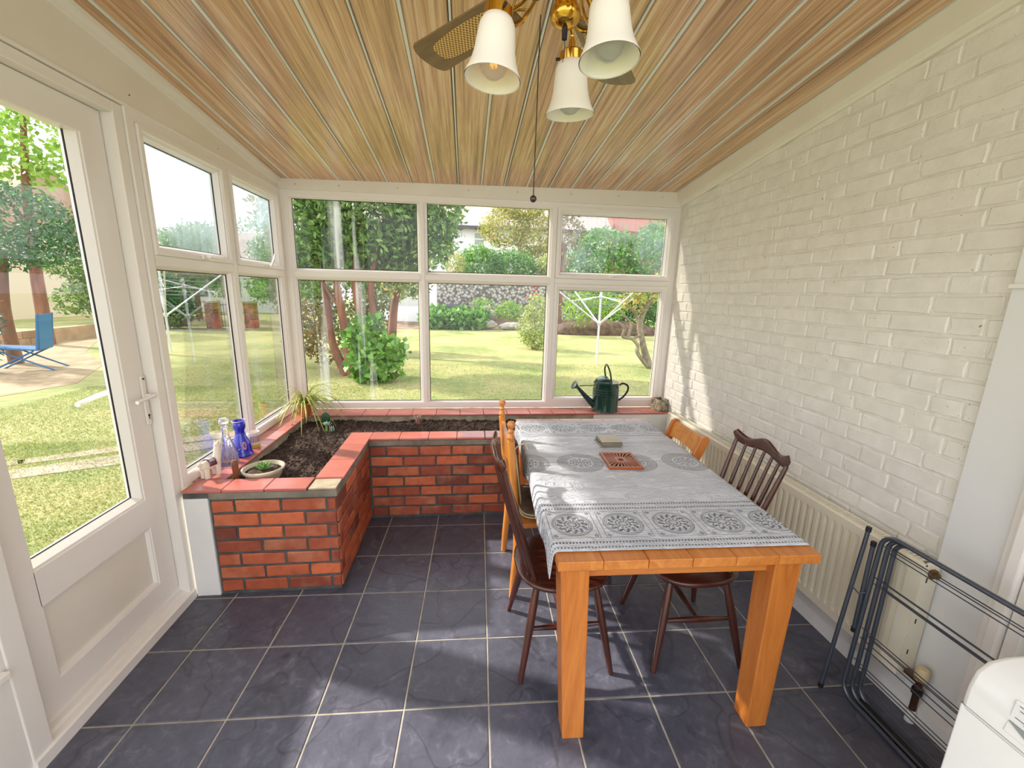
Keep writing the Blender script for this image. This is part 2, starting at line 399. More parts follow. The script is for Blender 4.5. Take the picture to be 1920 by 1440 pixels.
for n, (yc, z, L) in enumerate(slots):
    me = random.choice(wb[L]); off = random.uniform(-0.0025, 0.0025)
    if n < 296:
        o = bpy.data.objects.new('brick', me); COL.objects.link(o); o.parent = wall_right
        o.location = (XR-0.0055+off, yc, z+random.uniform(-0.002, 0.002)); o.rotation_euler = (random.uniform(-0.012, 0.012), random.uniform(-0.02, 0.02), random.uniform(-0.010, 0.010))
    else:
        rest.add([Vector(v.co)+Vector((XR-0.007+off, yc, z)) for v in me.vertices], [tuple(p.vertices) for p in me.polygons])
if rest.v: tag(rest.build('far_bricks', WBRICK, wall_right), kind='stuff')
B((XR-0.03, -2.4, 0.0), (XR+0.01, -1.463, 1.668)).build('plaster_panel', SMOOTHWALL, wall_right, bevel=0.002)
B((XR-0.045, -2.4, 1.666), (XR+0.01, -1.460, 1.682)).build('panel_ledge', UPVC, wall_right, bevel=0.003)
B((XR-0.03, -2.4, 1.682), (XR+0.01, -1.463, 2.70)).build('upper_panel', SMOOTHWALL, wall_right, bevel=0.002)
B((XR-0.014, -1.463, 0.0), (XR+0.01, 0.74, 0.585)).build('lower_plaster', PLASTER, wall_right)
bb = struct(MB().prism([(XR-0.065, 0), (XR-0.06, 0.07), (XR-0.014, 0.10), (XR-0.01, 0)], lambda a, b: (a, -2.4, b), lambda a, b: (a, 0.72, b)).build('baseboard_right', PLASTER), 'rough white plaster fillet along the foot of the brick wall', 'baseboard')
tr5 = struct(B((XR-0.05, -1.665, 0.0), (XR-0.028, -1.640, 2.05)).build('trim_5', UPVC, bevel=0.003), 'white upvc frame strips on the smooth wall behind the washing machine', 'trim')
B((XR-0.075, -1.705, 0.0), (XR-0.028, -1.668, 2.05)).build('frame_bar', UPVC, tr5, bevel=0.006)
B((XR-0.055, -1.745, 0.0), (XR-0.028, -1.708, 2.05)).build('frame_step', UPVC, tr5, bevel=0.003)

# ceiling boards
ceiling = struct(MB().hexa([(-1.70, -3.1, zc(-1.7, -3.1)+0.03), (1.80, -3.1, zc(1.8, -3.1)+0.03), (1.80, 1.05, zc(1.8, 1.05)+0.03), (-1.70, 1.05, zc(-1.7, 1.05)+0.03),
    (-1.70, -3.1, zc(-1.7, -3.1)+0.08), (1.80, -3.1, zc(1.8, -3.1)+0.08), (1.80, 1.05, zc(1.8, 1.05)+0.08), (-1.70, 1.05, zc(-1.7, 1.05)+0.08)]).build('ceiling', BOARD), 'sloping ceiling of glossy wood effect cladding boards', 'ceiling')
PITCH = 0.1815
x = -0.166-8*PITCH-0.016
n = 0
while x < XR:
    xa, xb = max(x, -1.60), min(x+PITCH-0.016, XR)
    if xb > xa+0.01:
        mb = MB(); prof = []
        # shallow v grooves across the board
        gs = [0.0]
        k = 0.0
        W = xb-xa
        pts = [(xa, 0.004), (xa+0.004, 0)]
        for g in (0.25, 0.5, 0.75):
            gx = xa+W*g; pts += [(gx-0.0018, 0), (gx, 0.0016), (gx+0.0018, 0)]
        pts += [(xb-0.004, 0), (xb, 0.004)]
        back = [(xb, 0.02), (xa, 0.02)]
        poly = pts+back
        mb.prism(poly, lambda a, b: (a, -3.1, zc(a, -3.1)+b), lambda a, b: (a, 0.915, zc(a, 0.915)+b))
        mb.build('ceiling_board', CEIL, ceiling)
    xs0, xs1 = x+PITCH-0.016, x+PITCH
    if xs1 < XR-0.01 and xs0 > -1.6:
        wide = (n % 2 == 0)
        pr_ = [(xs0+(0 if wide else 0.003), 0.006), (xs0+0.002+(0 if wide else 0.003), -0.003), (xs1-0.002-(0 if wide else 0.002), -0.003), (xs1-(0 if wide else 0.002), 0.006), (xs1, 0.02), (xs0, 0.02)]
        MB().prism(pr_, lambda a, b: (a, -3.1, zc(a, -3.1)+b), lambda a, b: (a, 0.915, zc(a, 0.915)+b)).build('joint_bead', CEILBEAD, ceiling)
    x += PITCH; n += 1

# trims at ceiling
def slope_trim(name, prof, y0, y1, mat, xref, label):       # prof (x, dz from ceiling)
    return struct(MB().prism(prof, lambda a, b: (a, y0, zc(xref, y0)+b), lambda a, b: (a, y1, zc(xref, y1)+b)).build(name, mat), label, 'trim')
slope_trim('trim_1', [(XR-0.002, -0.115), (XR-0.022, -0.115), (XR-0.030, -0.105), (XR-0.034, -0.085), (XR-0.055, -0.080), (XR-0.060, 0.006), (XR-0.002, 0.006)], -3.1, 0.898, BOARD, XR, 'cream boxed trim sloping along the top of the brick wall')
slope_trim('trim_2', [(-1.554, -0.050), (-1.540, -0.045), (-1.538, -0.022), (-1.522, -0.018), (-1.520, 0.006), (-1.554, 0.006)], -1.95, 0.905, UPVC, -1.54, 'white cove trim between side board and ceiling')
tr3 = struct(MB().hexa([(-1.545, 0.888, 2.346), (XR, 0.888, 2.348), (XR, 1.0, 2.348), (-1.545, 1.0, 2.346), (-1.545, 0.888, zc(-1.545, 0.888)+0.004), (XR, 0.888, zc(XR, 0.888)+0.004), (XR, 1.0, zc(XR, 1.0)+0.004), (-1.545, 1.0, zc(-1.545, 1.0)+0.004)]).build('trim_3', BOARD), 'cream fascia board above the garden window', 'trim')
for xx in (-1.42, -1.1, -0.66, -0.11, 0.28, 0.72, 1.12, 1.5):
    o = MB().lathe([(0.004, 0), (0.004, 0.0012), (0.001, 0.002)], (0, 0, 0), 8, m=Matrix.Rotation(math.pi/2, 4, 'X')).build('screw_cap', CHROME, tr3, local=True); o.location = (xx, 0.8875, 2.402+0.014*xx)

# ------------------------------------------------------------------ windows
def zt(x): return 2.345+0.0155*x
def bead_prof(w, d): return [(0.0, 0.0), (0.0, d), (w*0.35, d), (w*0.55, d*0.75), (w, d*0.25), (w, 0.0)]
# back window: u = x, v = z, d toward the room
mpB = lambda u, v, d: (u, 0.955-d, v)
window_1 = struct(MB().ring(mpB, (XL, XR, 0.610, 2.349), [(0, 0), (0, 0.052), (0.045, 0.052), (0.052, 0.046), (0.055, 0)]).build('window_1', UPVC, bevel=0.002), 'white upvc garden window of six panes', 'window')
def vbar(x, z0, z1, w): return MB().prism([(-w/2, 0), (-w/2, 0.046), (-w/2+0.006, 0.052), (w/2-0.006, 0.052), (w/2, 0.046), (w/2, 0)], lambda a, b: mpB(x+a, z0, b), lambda a, b: mpB(x+a, z1, b))
def hbar(z, x0, x1, w): return MB().prism([(-w/2, 0), (-w/2, 0.046), (-w/2+0.006, 0.052), (w/2-0.006, 0.052), (w/2, 0.046), (w/2, 0)], lambda a, b: mpB(x0, z+a, b), lambda a, b: mpB(x1, z+a, b))
for x, wd in ((-0.482, 0.040), (0.600, 0.046)): vbar(x, 0.655, 2.305, wd).build('mullion', UPVC, window_1)
for x0, x1 in ((-1.495, -0.502), (-0.462, 0.578), (0.622, 1.635)): hbar(1.722, x0, x1, 0.050).build('transom', UPVC, window_1)
def pane(par, mp, r, mat, d=0.012):
    u0, u1, v0, v1 = r; mb = MB()
    mb.hexa([mp(u0, v0, d-0.004), mp(u1, v0, d-0.004), mp(u1, v1, d-0.004), mp(u0, v1, d-0.004), mp(u0, v0, d), mp(u1, v0, d), mp(u1, v1, d), mp(u0, v1, d)])
    return mb.build('pane', mat, par)
def glazed(par, mp, op, mat, d=0.030, w=0.024, gasket=True):       # opening rect: bead ring, gasket, pane
    MB().ring(mp, op, [(0, 0.0), (0, d+0.012), (w*0.4, d+0.010), (w*0.6, d), (w, d*0.5), (w, 0.0)]).build('glazing_bead', UPVC, par)
    u0, u1, v0, v1 = op; r = (u0+w, u1-w, v0+w, v1-w)
    if gasket: MB().ring(mp, (u0+w-0.001, u1-w+0.001, v0+w-0.001, v1-w+0.001), [(0, 0.012), (0, 0.018), (0.004, 0.016), (0.004, 0.012)]).build('gasket', BLACK, par)
    pane(par, mp, r, mat)
def sash(par, mp, op, mat, d=0.066, sw=0.034):
    MB().ring(mp, op, [(0.002, 0.02), (0.002, d), (sw-0.008, d), (sw, d-0.008), (sw, 0.0), (0.01, 0.0)]).build('sash', UPVC, par)
    u0, u1, v0, v1 = op; glazed(par, mp, (u0+sw, u1-sw, v0+sw, v1-sw), mat, d=0.036, w=0.020)
glazed(window_1, mpB, (-1.498, -0.500, 1.745, 2.312), GLASSSTREAK)
glazed(window_1, mpB, (-1.498, -0.500, 0.645, 1.700), GLASSSTREAK)
glazed(window_1, mpB, (-0.464, 0.579, 1.745, 2.320), GLASS)
glazed(window_1, mpB, (-0.464, 0.579, 0.645, 1.700), GLASS)
sash(window_1, mpB, (0.620, 1.634, 1.744, 2.312), GLASSFOG2)
sash(window_1, mpB, (0.618, 1.634, 0.650, 1.700), GLASS, d=0.056)
def win_handle(par, base, along, out, turn=0):
    a, o_ = Vector(along), Vector(out); b = Vector(base); upv = Vector((0, 0, 1))
    h = MB(); Rm = Matrix((a, upv, o_)).transposed().to_4x4(); Rm.translation = b
    h.box((-0.026, -0.010, 0), (0.026, 0.010, 0.012), Rm)
    h.tube([b+o_*0.010, b+o_*0.030], 0.008, 8)
    d = (a*math.cos(turn)+upv*math.sin(turn))
    h.tube([b+o_*0.030-d*0.01, b+o_*0.034+d*0.03, b+o_*0.036+d*0.075, b+o_*0.032+d*0.105], [0.008, 0.009, 0.007, 0.006], 8)
    return h.build('handle', UPVC, par, smooth=True)
win_handle(window_1, (1.12, 0.889, 1.775), (1, 0, 0), (0, -1, 0), 0.05)

# left window: u = y, v = z, d toward +x
mpL = lambda u, v, d: (-1.600+d, u, v)
window_2 = struct(MB().ring(mpL, (-0.578, 0.900, 0.610, 2.340), [(0, 0), (0, 0.052), (0.045, 0.052), (0.052, 0.046), (0.055, 0)]).build('window_2', UPVC, bevel=0.002), 'white upvc side window of four panes between door and corner', 'window')
MB().prism([(-0.028, 0), (-0.028, 0.046), (-0.022, 0.052), (0.022, 0.052), (0.028, 0.046), (0.028, 0)], lambda a, b: mpL(0.158+a, 0.655, b), lambda a, b: mpL(0.158+a, 2.295, b)).build('mullion', UPVC, window_2)
for u0, u1 in ((-0.525, 0.132), (0.185, 0.848)):
    MB().prism([(-0.028, 0), (-0.028, 0.046), (-0.022, 0.052), (0.022, 0.052), (0.028, 0.046), (0.028, 0)], lambda a, b: mpL(u0, 1.722+a, b), lambda a, b: mpL(u1, 1.722+a, b)).build('transom', UPVC, window_2)
sash(window_2, mpL, (-0.528, 0.130, 1.744, 2.292), GLASSFOG, d=0.062, sw=0.030)
sash(window_2, mpL, (0.186, 0.850, 1.744, 2.292), GLASSFOG2, d=0.062, sw=0.030)
glazed(window_2, mpL, (-0.528, 0.130, 0.650, 1.704), GLASS)
glazed(window_2, mpL, (0.186, 0.850, 0.650, 1.704), GLASS)
win_handle(window_2, (-1.536, -0.17, 1.762), (0, 1, 0), (1, 0, 0), 0.0)
win_handle(window_2, (-1.536, 0.56, 1.762), (0, 1, 0), (1, 0, 0), 0.9)
# corner post between the two windows
B((-1.60, 0.895, 0.608), (-1.546, 0.975, 2.40)).build('corner_post', UPVC, window_2)

# door: frame with leaf, glass, lower panel, handle
mpD = lambda u, v, d: (-1.660+d, u, v)
door_1 = struct(MB().box((-1.665, -0.632, 0.0), (-1.556, -0.580, 2.336)).box((-1.665, -1.44, 0.0), (-1.556, -1.372, 2.336)).box((-1.665, -1.372, 2.292), (-1.556, -0.632, 2.336)).build('door_1', UPVC, bevel=0.004), 'white upvc glazed back door to the garden', 'door')
MB().prism([(-1.69, 0.0), (-1.69, 0.085), (-1.612, 0.085), (-1.605, 0.07), (-1.585, 0.066), (-1.58, 0.052), (-1.558, 0.050), (-1.547, 0.045), (-1.547, 0.0)], lambda a, b: (a, -1.44, b), lambda a, b: (a, -0.602, b)).build('threshold', UPVC, door_1)
MB().ring(mpD, (-1.368, -0.637, 0.088, 2.290), [(0, 0), (0, 0.056), (0.110, 0.056), (0.112, 0.050), (0.112, 0)]).build('leaf_frame', UPVC, door_1, bevel=0.002)
MB().prism([(0.492, 0), (0.492, 0.048), (0.500, 0.056), (0.635, 0.056), (0.640, 0.048), (0.640, 0)], lambda a, b: mpD(-1.262, a, b), lambda a, b: mpD(-0.745, a, b)).build('mid_rail', UPVC, door_1)
MB().ring(mpD, (-1.262, -0.743, 0.196, 0.498), [(0, 0.02), (0, 0.054), (0.010, 0.050), (0.016, 0.034), (0.016, 0.02)]).build('panel_bead', UPVC, door_1)
B((-1.650, -1.25, 0.20), (-1.625, -0.755, 0.495)).build('lower_panel', BOARD, door_1)
glazed(door_1, mpD, (-1.300+0.0, -0.745, 0.636, 2.215), GLASS, d=0.04, w=0.026)
# lever handle
hd = MB(); hd.box((-1.604, -0.668, 0.972), (-1.594, -0.642, 1.205)); hp = hd.build('handle_plate', UPVC, door_1, bevel=0.006, seg=3)
MB().tube(spline([(-1.596, -0.655, 1.112), (-1.560, -0.655, 1.113), (-1.553, -0.670, 1.113), (-1.552, -0.72, 1.110), (-1.554, -0.765, 1.106)], 5), 0.0085, 10).build('lever', UPVC, hp, smooth=True)
MB().lathe([(0.006, 0), (0.006, 0.002)], (0, 0, 0), 12, m=Matrix.Rotation(math.pi/2, 4, 'Y')).build('keyhole', BLACK, hp, local=True).location = (-1.5945, -0.655, 1.018)
MB().lathe([(0.005, 0), (0.005, 0.002)], (0, 0, 0), 12, m=Matrix.Rotation(math.pi/2, 4, 'Y')).build('screw', BLACK, hp, local=True).location = (-1.5945, -0.655, 1.190)
B((-1.5945, -0.657, 1.000), (-1.5925, -0.653, 1.016)).build('key_slot', BLACK, hp)
MB().tube(spline([(-1.665, -0.70, 1.135), (-1.72, -0.70, 1.135), (-1.728, -0.75, 1.13), (-1.726, -0.84, 1.118)], 5), 0.011, 10).build('outside_lever', UPVC, door_1, smooth=True)

# ================================================================== PLANTER
planter = thing('brick_planter', 'L-shaped red brick planter with quarry tile coping under the windows', 'planter', (-1.1, 0.0, 0.0))
core = MB()
core.box((-1.425, -0.592, 0.0), (-0.808, -0.475, 0.590)); core.box((-0.940, -0.475, 0.0), (-0.808, 0.138, 0.590)); core.box((-0.940, 0.138, 0.0), (0.50, 0.265, 0.590))
core.build('mortar_core', MORTAR, planter)
B((-1.545, -0.603, 0.0), (-1.428, -0.475, 0.560)).build('white_pier', PLASTER, planter, bevel=0.004)
B((-1.545, -0.597, 0.560), (-1.425, -0.475, 0.590)).build('cement_edge', MORTAR, planter)
BAND = plain('old cement band', srgb(142, 134, 118), 0.9, c2=srgb(108, 102, 90), scale=12, bmp=0.4, bscale=70)
for a_, b_ in (((-1.425, -0.6015, 0.553), (-0.799, -0.590, 0.5895)), ((-0.810, -0.590, 0.553), (-0.7985, 0.129, 0.5895)), ((-0.7985, 0.1285, 0.553), (0.50, 0.140, 0.5895))): B(a_, b_).build('cement_band', BAND, planter, bevel=0.002)
# course bricks; front face (toward -y), side face (toward +x), inner face (toward -y)
rb = {}
def rbrick(L):
    k = round(L, 3)
    if k not in rb: rb[k] = [brick_mesh(L, 0.063, 0.012, s+int(L*1000)+77, BRICK, 'brick') for s in range(3)]
    return random.choice(rb[k])
def lay(p0, d, length, nrm, rows, z0, first):
    d = Vector(d); rz = math.atan2(-nrm[1], -nrm[0])
    for r in range(rows):
        s = 0.0; z = z0+r*0.0765
        L = first[r % len(first)]
        while s < length-0.02:
            Lb = min(L, length-s)
            c = Vector(p0)+d*(s+Lb/2)
            o = bpy.data.objects.new('brick', rbrick(Lb)); COL.objects.link(o); o.parent = planter
            o.location = Vector((c.x+nrm[0]*0.008, c.y+nrm[1]*0.008, z))-Vector(planter.location)
            o.rotation_euler = (0, 0, rz+random.uniform(-0.008, 0.008))
            s += Lb+0.012; L = 0.215
lay((-1.415, -0.592, 0), (1, 0, 0), 0.607, (0, -1), 7, 0.052, [0.10, 0.215])
lay((-0.808, -0.590, 0), (0, 1, 0), 0.722, (1, 0), 7, 0.052, [0.16, 0.06])
lay((-0.79, 0.138, 0), (1, 0, 0), 1.28, (0, -1), 7, 0.052, [0.10, 0.215])
# coping
for i, (a, b) in enumerate(((-1.545, -1.36), (-1.357, -1.155), (-1.152, -0.948))):
    B((a, -0.606, 0.591), (b, -0.472, ZS)).build('coping_tile', TERRA, planter, bevel=0.004)
B((-0.942, -0.598, 0.590), (-0.803, -0.482, 0.600)).build('bare_corner', CONCRETE, planter, bevel=0.003)
y = -0.478
while y < 0.27:
    y1 = min(y+0.25, 0.272); B((-0.945, y+0.0015, 0.591), (-0.795, y1-0.0015, ZS)).build('coping_tile', TERRA, planter, bevel=0.004); y = y1
x = -0.794
while x < 0.5:
    x1 = min(x+0.2, 0.505); B((x+0.0015, 0.128, 0.591), (x1-0.0015, 0.272, ZS)).build('coping_tile', TERRA, planter, bevel=0.004); x = x1
# soil
def soil_mesh():
    mb = MB(); idx = {}
    def inside(x, y): return (-1.43 < x < -0.935 and -0.48 < y < 0.725) or (-0.95 < x < 0.50 and 0.26 < y < 0.725)
    s = 0.0125; nx, ny = int(1.95/s), int(1.22/s); vs = []; fs = []; rr = random.Random(5)
    def vid(i, j):
        if (i, j) not in idx:
            x, y = -1.44+i*s, -0.49+j*s
            h = 0.548+0.028*mnoise.noise((x*3, y*3, 0))+0.022*mnoise.noise((x*14, y*14, 3))+0.012*mnoise.noise((x*40, y*40, 7))+rr.uniform(-0.004, 0.004)
            h += 0.012*math.exp(-((x+1.1)**2+(y-0.1)**2)/0.06)
            idx[(i, j)] = len(vs); vs.append((x+rr.uniform(-0.004, 0.004), y+rr.uniform(-0.004, 0.004), h))
        return idx[(i, j)]
    for i in range(nx):
        for j in range(ny):
            if inside(-1.44+(i+0.5)*s, -0.49+(j+0.5)*s): fs.append((vid(i, j), vid(i+1, j), vid(i+1, j+1), vid(i, j+1)))
    mb.add(vs, fs)
    for k in range(5200):
        x, y = (rr.uniform(-1.41, -0.955), rr.uniform(-0.46, 0.71)) if k % 5 < 3 else (rr.uniform(-0.95, 0.45), rr.uniform(0.28, 0.71))
        i, j = int((x+1.44)/s), int((y+0.49)/s)
        if (i, j) not in idx: continue
        z = vs[idx[(i, j)]][2]+rr.uniform(-0.001, 0.005); q = rr.uniform(0.002, 0.0075)
        e = lambda: q*rr.uniform(0.5, 1.4)
        mb.add([(x+e(), y, z), (x-e(), y+e()*0.3, z), (x, y+e(), z), (x, y-e(), z+q*0.2), (x, y, z+e()), (x, y, z-e())], [(0, 2, 4), (2, 1, 4), (1, 3, 4), (3, 0, 4), (2, 0, 5), (1, 2, 5), (3, 1, 5), (0, 3, 5)])
    return mb
tag(soil_mesh().build('soil', SOIL), 'dark crumbly compost filling the brick planter', 'soil', kind='stuff')

# ================================================================== TABLE
TAB = (0.660, -0.710, 0.0); TRZ = -0.028
table = thing('dining_table', 'honey pine dining table with plank top and tapered square legs', 'table', TAB, TRZ)
px = [-0.465+0.155*i for i in range(7)]
for i in range(6):
    B((px[i]+0.0008, -0.80, 0.715), (px[i+1]-0.0008, 0.80, 0.750)).build('top_plank', PINE, table, local=True, bevel=0.0025)
def tleg(xt, xb, yt, yb):
    a, b = 0.050, 0.040
    MB().hexa([(xb-b, yb-b, 0), (xb+b, yb-b, 0), (xb+b, yb+b, 0), (xb-b, yb+b, 0), (xt-a, yt-a, 0.714), (xt+a, yt-a, 0.714), (xt+a, yt+a, 0.714), (xt-a, yt+a, 0.714)]).build('leg', PINEZ, table, local=True, bevel=0.004)
for xt, xb in ((-0.402, -0.372), (0.362, 0.345)):
    tleg(xt, xb, -0.735, -0.750); tleg(xt, xb, 0.735, 0.72)
for yy in (-0.748, 0.722): B((-0.352, yy, 0.655), (0.312, yy+0.024, 0.714)).build('apron', PINEX, table, local=True, bevel=0.002)
for xx in (-0.416, 0.352): B((xx, -0.685, 0.655), (xx+0.024, 0.685, 0.714)).build('apron', PINE, table, local=True, bevel=0.002)

# tablecloth
def mat_cloth():
    m, t, b = new_mat('printed cotton'); uvn = t.nodes.new('ShaderNodeUVMap'); uvn.uv_map = 'UVMap'
    sp = t.nodes.new('ShaderNodeSeparateXYZ'); t.links.new(uvn.outputs[0], sp.inputs[0]); u, v = X(t, sp.outputs[0]), X(t, sp.outputs[1])
    L = 1.485
    d = v.mn(v*-1.0+L)
    hatch = (u*520.0).sin().gt(-0.1)
    ink = d.line(0.018, 0.004)*hatch
    for c, wd, h in ((0.046, 0.005, 1), (0.283, 0.005, 1), (0.314, 0.005, 1)): ink = ink.mx(d.line(c, wd)*hatch)
    ink = ink.mx(d.line(0.052, 0.001)).mx(d.line(0.276, 0.001)).mx(d.line(0.321, 0.001))
    pu = ((u+0.004)/0.2).fract()*0.2
    cx_, cy_ = pu-0.1, d-0.165
    inp = d.band(0.075, 0.255); inu = pu.band(0.010, 0.190)
    fr = (cx_.ab().line(0.089, 0.0012)*inp).mx((cy_.ab().line(0.089, 0.0012))*inu)
    r = (cx_*cx_+cy_*cy_).sqrt(); a = cy_.atan2(cx_)
    box_ = inp*inu
    rings = r.line(0.0775, 0.001).mx(r.line(0.072, 0.0035)*((r*2600.0).sin().gt(-0.3))).mx(r.line(0.064, 0.0012))
    leaf = r.band(0.036, 0.060)*((a*12.0+r*140.0).sin().gt(0.35))
    leaf2 = r.band(0.040, 0.056)*((a*24.0-r*260.0).sin().gt(0.6))
    cen = r.band(0.006, 0.032)*((a*12.0).sin()*0.5+(r*500.0).sin()*0.5).gt(0.05)
    corner = ((cx_.ab()-0.076)*(cx_.ab()-0.076)+(cy_.ab()-0.076)*(cy_.ab()-0.076)).sqrt().lt(0.009)*((cx_*900.0).sin()+(cy_*800.0).sin()).gt(-0.4)
    ink = ink.mx(box_*(rings.mx(leaf).mx(leaf2).mx(cen).mx(corner))).mx(fr)
    mu = ((u+0.1555)/0.285).fract()*0.285-0.1425; mv = v-0.755
    r2 = (mu*mu+mv*mv).sqrt(); a2 = mv.atan2(mu)
    mid = r2.band(0.070, 0.122)*((r2*720.0).sin().gt(0.25)).mx(r2.line(0.122, 0.0025)*((a2*60.0).sin().gt(0.0)))
    mid = mid.mx(r2.lt(0.056)*(((a2*10.0).sin()*0.6+(r2*380.0).sin()*0.6+(mu*420.0).sin()*0.4).gt(0.35)))
    mid = mid.mx(mv.line(0.0, 0.0015)*r2.lt(0.15))
    ink = ink.mx(mid)
    tc = coords(t); wear = X(t, noise(t, tc, 60, 3))
    col = ramp(t, noise(t, tc, 3, 4), [(0.3, srgb(206, 214, 226)), (0.7, srgb(222, 228, 238))])
    c = mix(t, ink*(wear*0.7+0.5).mn(0.92), col, srgb(48, 52, 66))
    t.links.new(c, b.inputs['Base Color']); b.inputs['Roughness'].default_value = 0.55; b.inputs['Sheen Weight'].default_value = 0.2
    wr = X(t, noise(t, coords(t, (0.7, 1.6, 1)), 9, 4, 0.6, 2.2)); cr = ((wr-0.5).ab()*10.0).mn(1.0)
    bump(t, b, (cr*0.7+wr*2.0).s, 0.8, 0.010); return m
CLOTH = mat_cloth()
def cloth():
    W, L = 1.06, 1.485; nu, nv = 110, 150; vs = []; uv = []
    hang = 0.085; xl = -0.467; zt_ = 0.7535
    for j in range(nv+1):
        for i in range(nu+1):
            u, v = W*i/nu, L*j/nv                       # u=0 : left table edge after hang offset
            s = u-hang*1.0
            y = -0.80+0.052+v
            hl = hang+0.012*math.sin(v*9)+0.010*math.sin(v*23+1)+(0.012*math.exp(-(v/0.06)**2))
            wv = 0.0012*mnoise.noise((u*6, v*9, 0))+0.0006*mnoise.noise((u*20, v*26, 2))
            if s >= 0.012: x, z = xl+s, zt_+max(0, wv)+0.0004
            elif s > -0.012:
                q = (0.012-s)/0.024*math.pi/2; x, z = xl+0.012-0.0135*math.sin(q), zt_-0.012+0.0125*math.cos(q)
            else:
                k = (-s-0.012)/(hang-0.012); x = xl-0.0035-0.010*k*(0.5+0.5*math.sin(v*14+2)); z = zt_-0.012-(hl-0.012)*k
            if s > 0.93: x, z = x-(s-0.93)*0.9, z-(s-0.93)*0.35 if False else z
            vs.append((min(x, 0.468), y, z)); uv.append((s, v))
    fs = []
    imax = max(i for i in range(nu+1) if W*i/nu-hang <= 0.935)
    for j in range(nv):
        for i in range(imax): a = j*(nu+1)+i; fs.append((a, a+1, a+nu+2, a+nu+1))
    me = bpy.data.meshes.new('tablecloth'); me.from_pydata(vs, [], fs)
    ul = me.uv_layers.new(name='UVMap')
    for lp in me.loops: ul.data[lp.index].uv = uv[lp.vertex_index]
    me.validate(); o = link('tablecloth', me, CLOTH, smooth='all'); o.location = TAB; o.rotation_euler = (0, 0, TRZ)
    sd = o.modifiers.new('solid', 'SOLIDIFY'); sd.thickness = 0.0018; sd.offset = 1
    return tag(o, 'pale blue grey tablecloth with dark block printed medallion borders', 'tablecloth')
cloth()
ZT = 0.7562
# coasters and trivet
COAST = plain('pale slate coaster', srgb(196, 186, 164), 0.5, c2=srgb(180, 170, 150), scale=10)
COASTE = plain('dark coaster edge', srgb(70, 62, 58), 0.6)
labs = ['bottom pale coaster of the small stack on the tablecloth', 'second coaster up in the small stack on the tablecloth', 'third coaster up in the small stack on the tablecloth', 'topmost pale square coaster of the stack on the tablecloth']
for k in range(4):
    c = thing('coaster', labs[k], 'coaster', (0.708+random.uniform(-0.004, 0.004), -0.428+random.uniform(-0.004, 0.004), ZT+0.0078*k), 0.03+random.uniform(-0.06, 0.06), 'square coasters stacked on the table')
    B((-0.060, -0.062, 0.0), (0.060, 0.062, 0.004)).build('base', COASTE, c, local=True, bevel=0.001)
    B((-0.060, -0.062, 0.004), (0.060, 0.062, 0.0074)).build('face', COAST, c, local=True, bevel=0.001)
TRIV = wood('carved sheesham', srgb(128, 62, 26), srgb(186, 104, 50), 'x', 16, 0.45, 0.1)
trv = thing('wooden_trivet', 'square carved wooden trivet with sunburst cut outs on the tablecloth', 'trivet', (0.682, -0.700, ZT), -0.06)
def ringbox(mb, h0, h1, z0, z1): mb.loops([[Vector((sx*h, sy*h*1.18, z)) for sx, sy in ((-1, -1), (1, -1), (1, 1), (-1, 1))] for h, z in ((h0, z0), (h1, z0), (h1, z1), (h0, z1))], wrap=True)
mb = MB(); ringbox(mb, 0.074, 0.088, 0, 0.014); mb.build('rim', TRIV, trv, local=True, bevel=0.002)
B((-0.076, -0.090, 0.0002), (0.076, 0.090, 0.0016)).build('backing', plain('trivet gap shade', srgb(40, 24, 18), 0.9), trv, local=True)  # dark sheet added under the rays, colour stands for shade in the gaps
mb = MB(); ringbox(mb, 0.012, 0.030, 0.001, 0.013); mb.build('centre', TRIV, trv, local=True, bevel=0.0015)
for k in range(28):
    a = 2*math.pi*k/28; d = Vector((math.cos(a), math.sin(a), 0)); p0 = d*0.026
    sc = 0.078/max(abs(d.x), abs(d.y)/1.18); p1 = d*sc; nrm = Vector((-d.y, d.x, 0))
    MB().hexa([p0-nrm*0.0022+Vector((0, 0, 0.002)), p1-nrm*0.0045+Vector((0, 0, 0.002)), p1+nrm*0.0045+Vector((0, 0, 0.002)), p0+nrm*0.0022+Vector((0, 0, 0.002)),
               p0-nrm*0.0022+Vector((0, 0, 0.012)), p1-nrm*0.0045+Vector((0, 0, 0.012)), p1+nrm*0.0045+Vector((0, 0, 0.012)), p0+nrm*0.0022+Vector((0, 0, 0.012))]).build('ray', TRIV, trv, local=True)

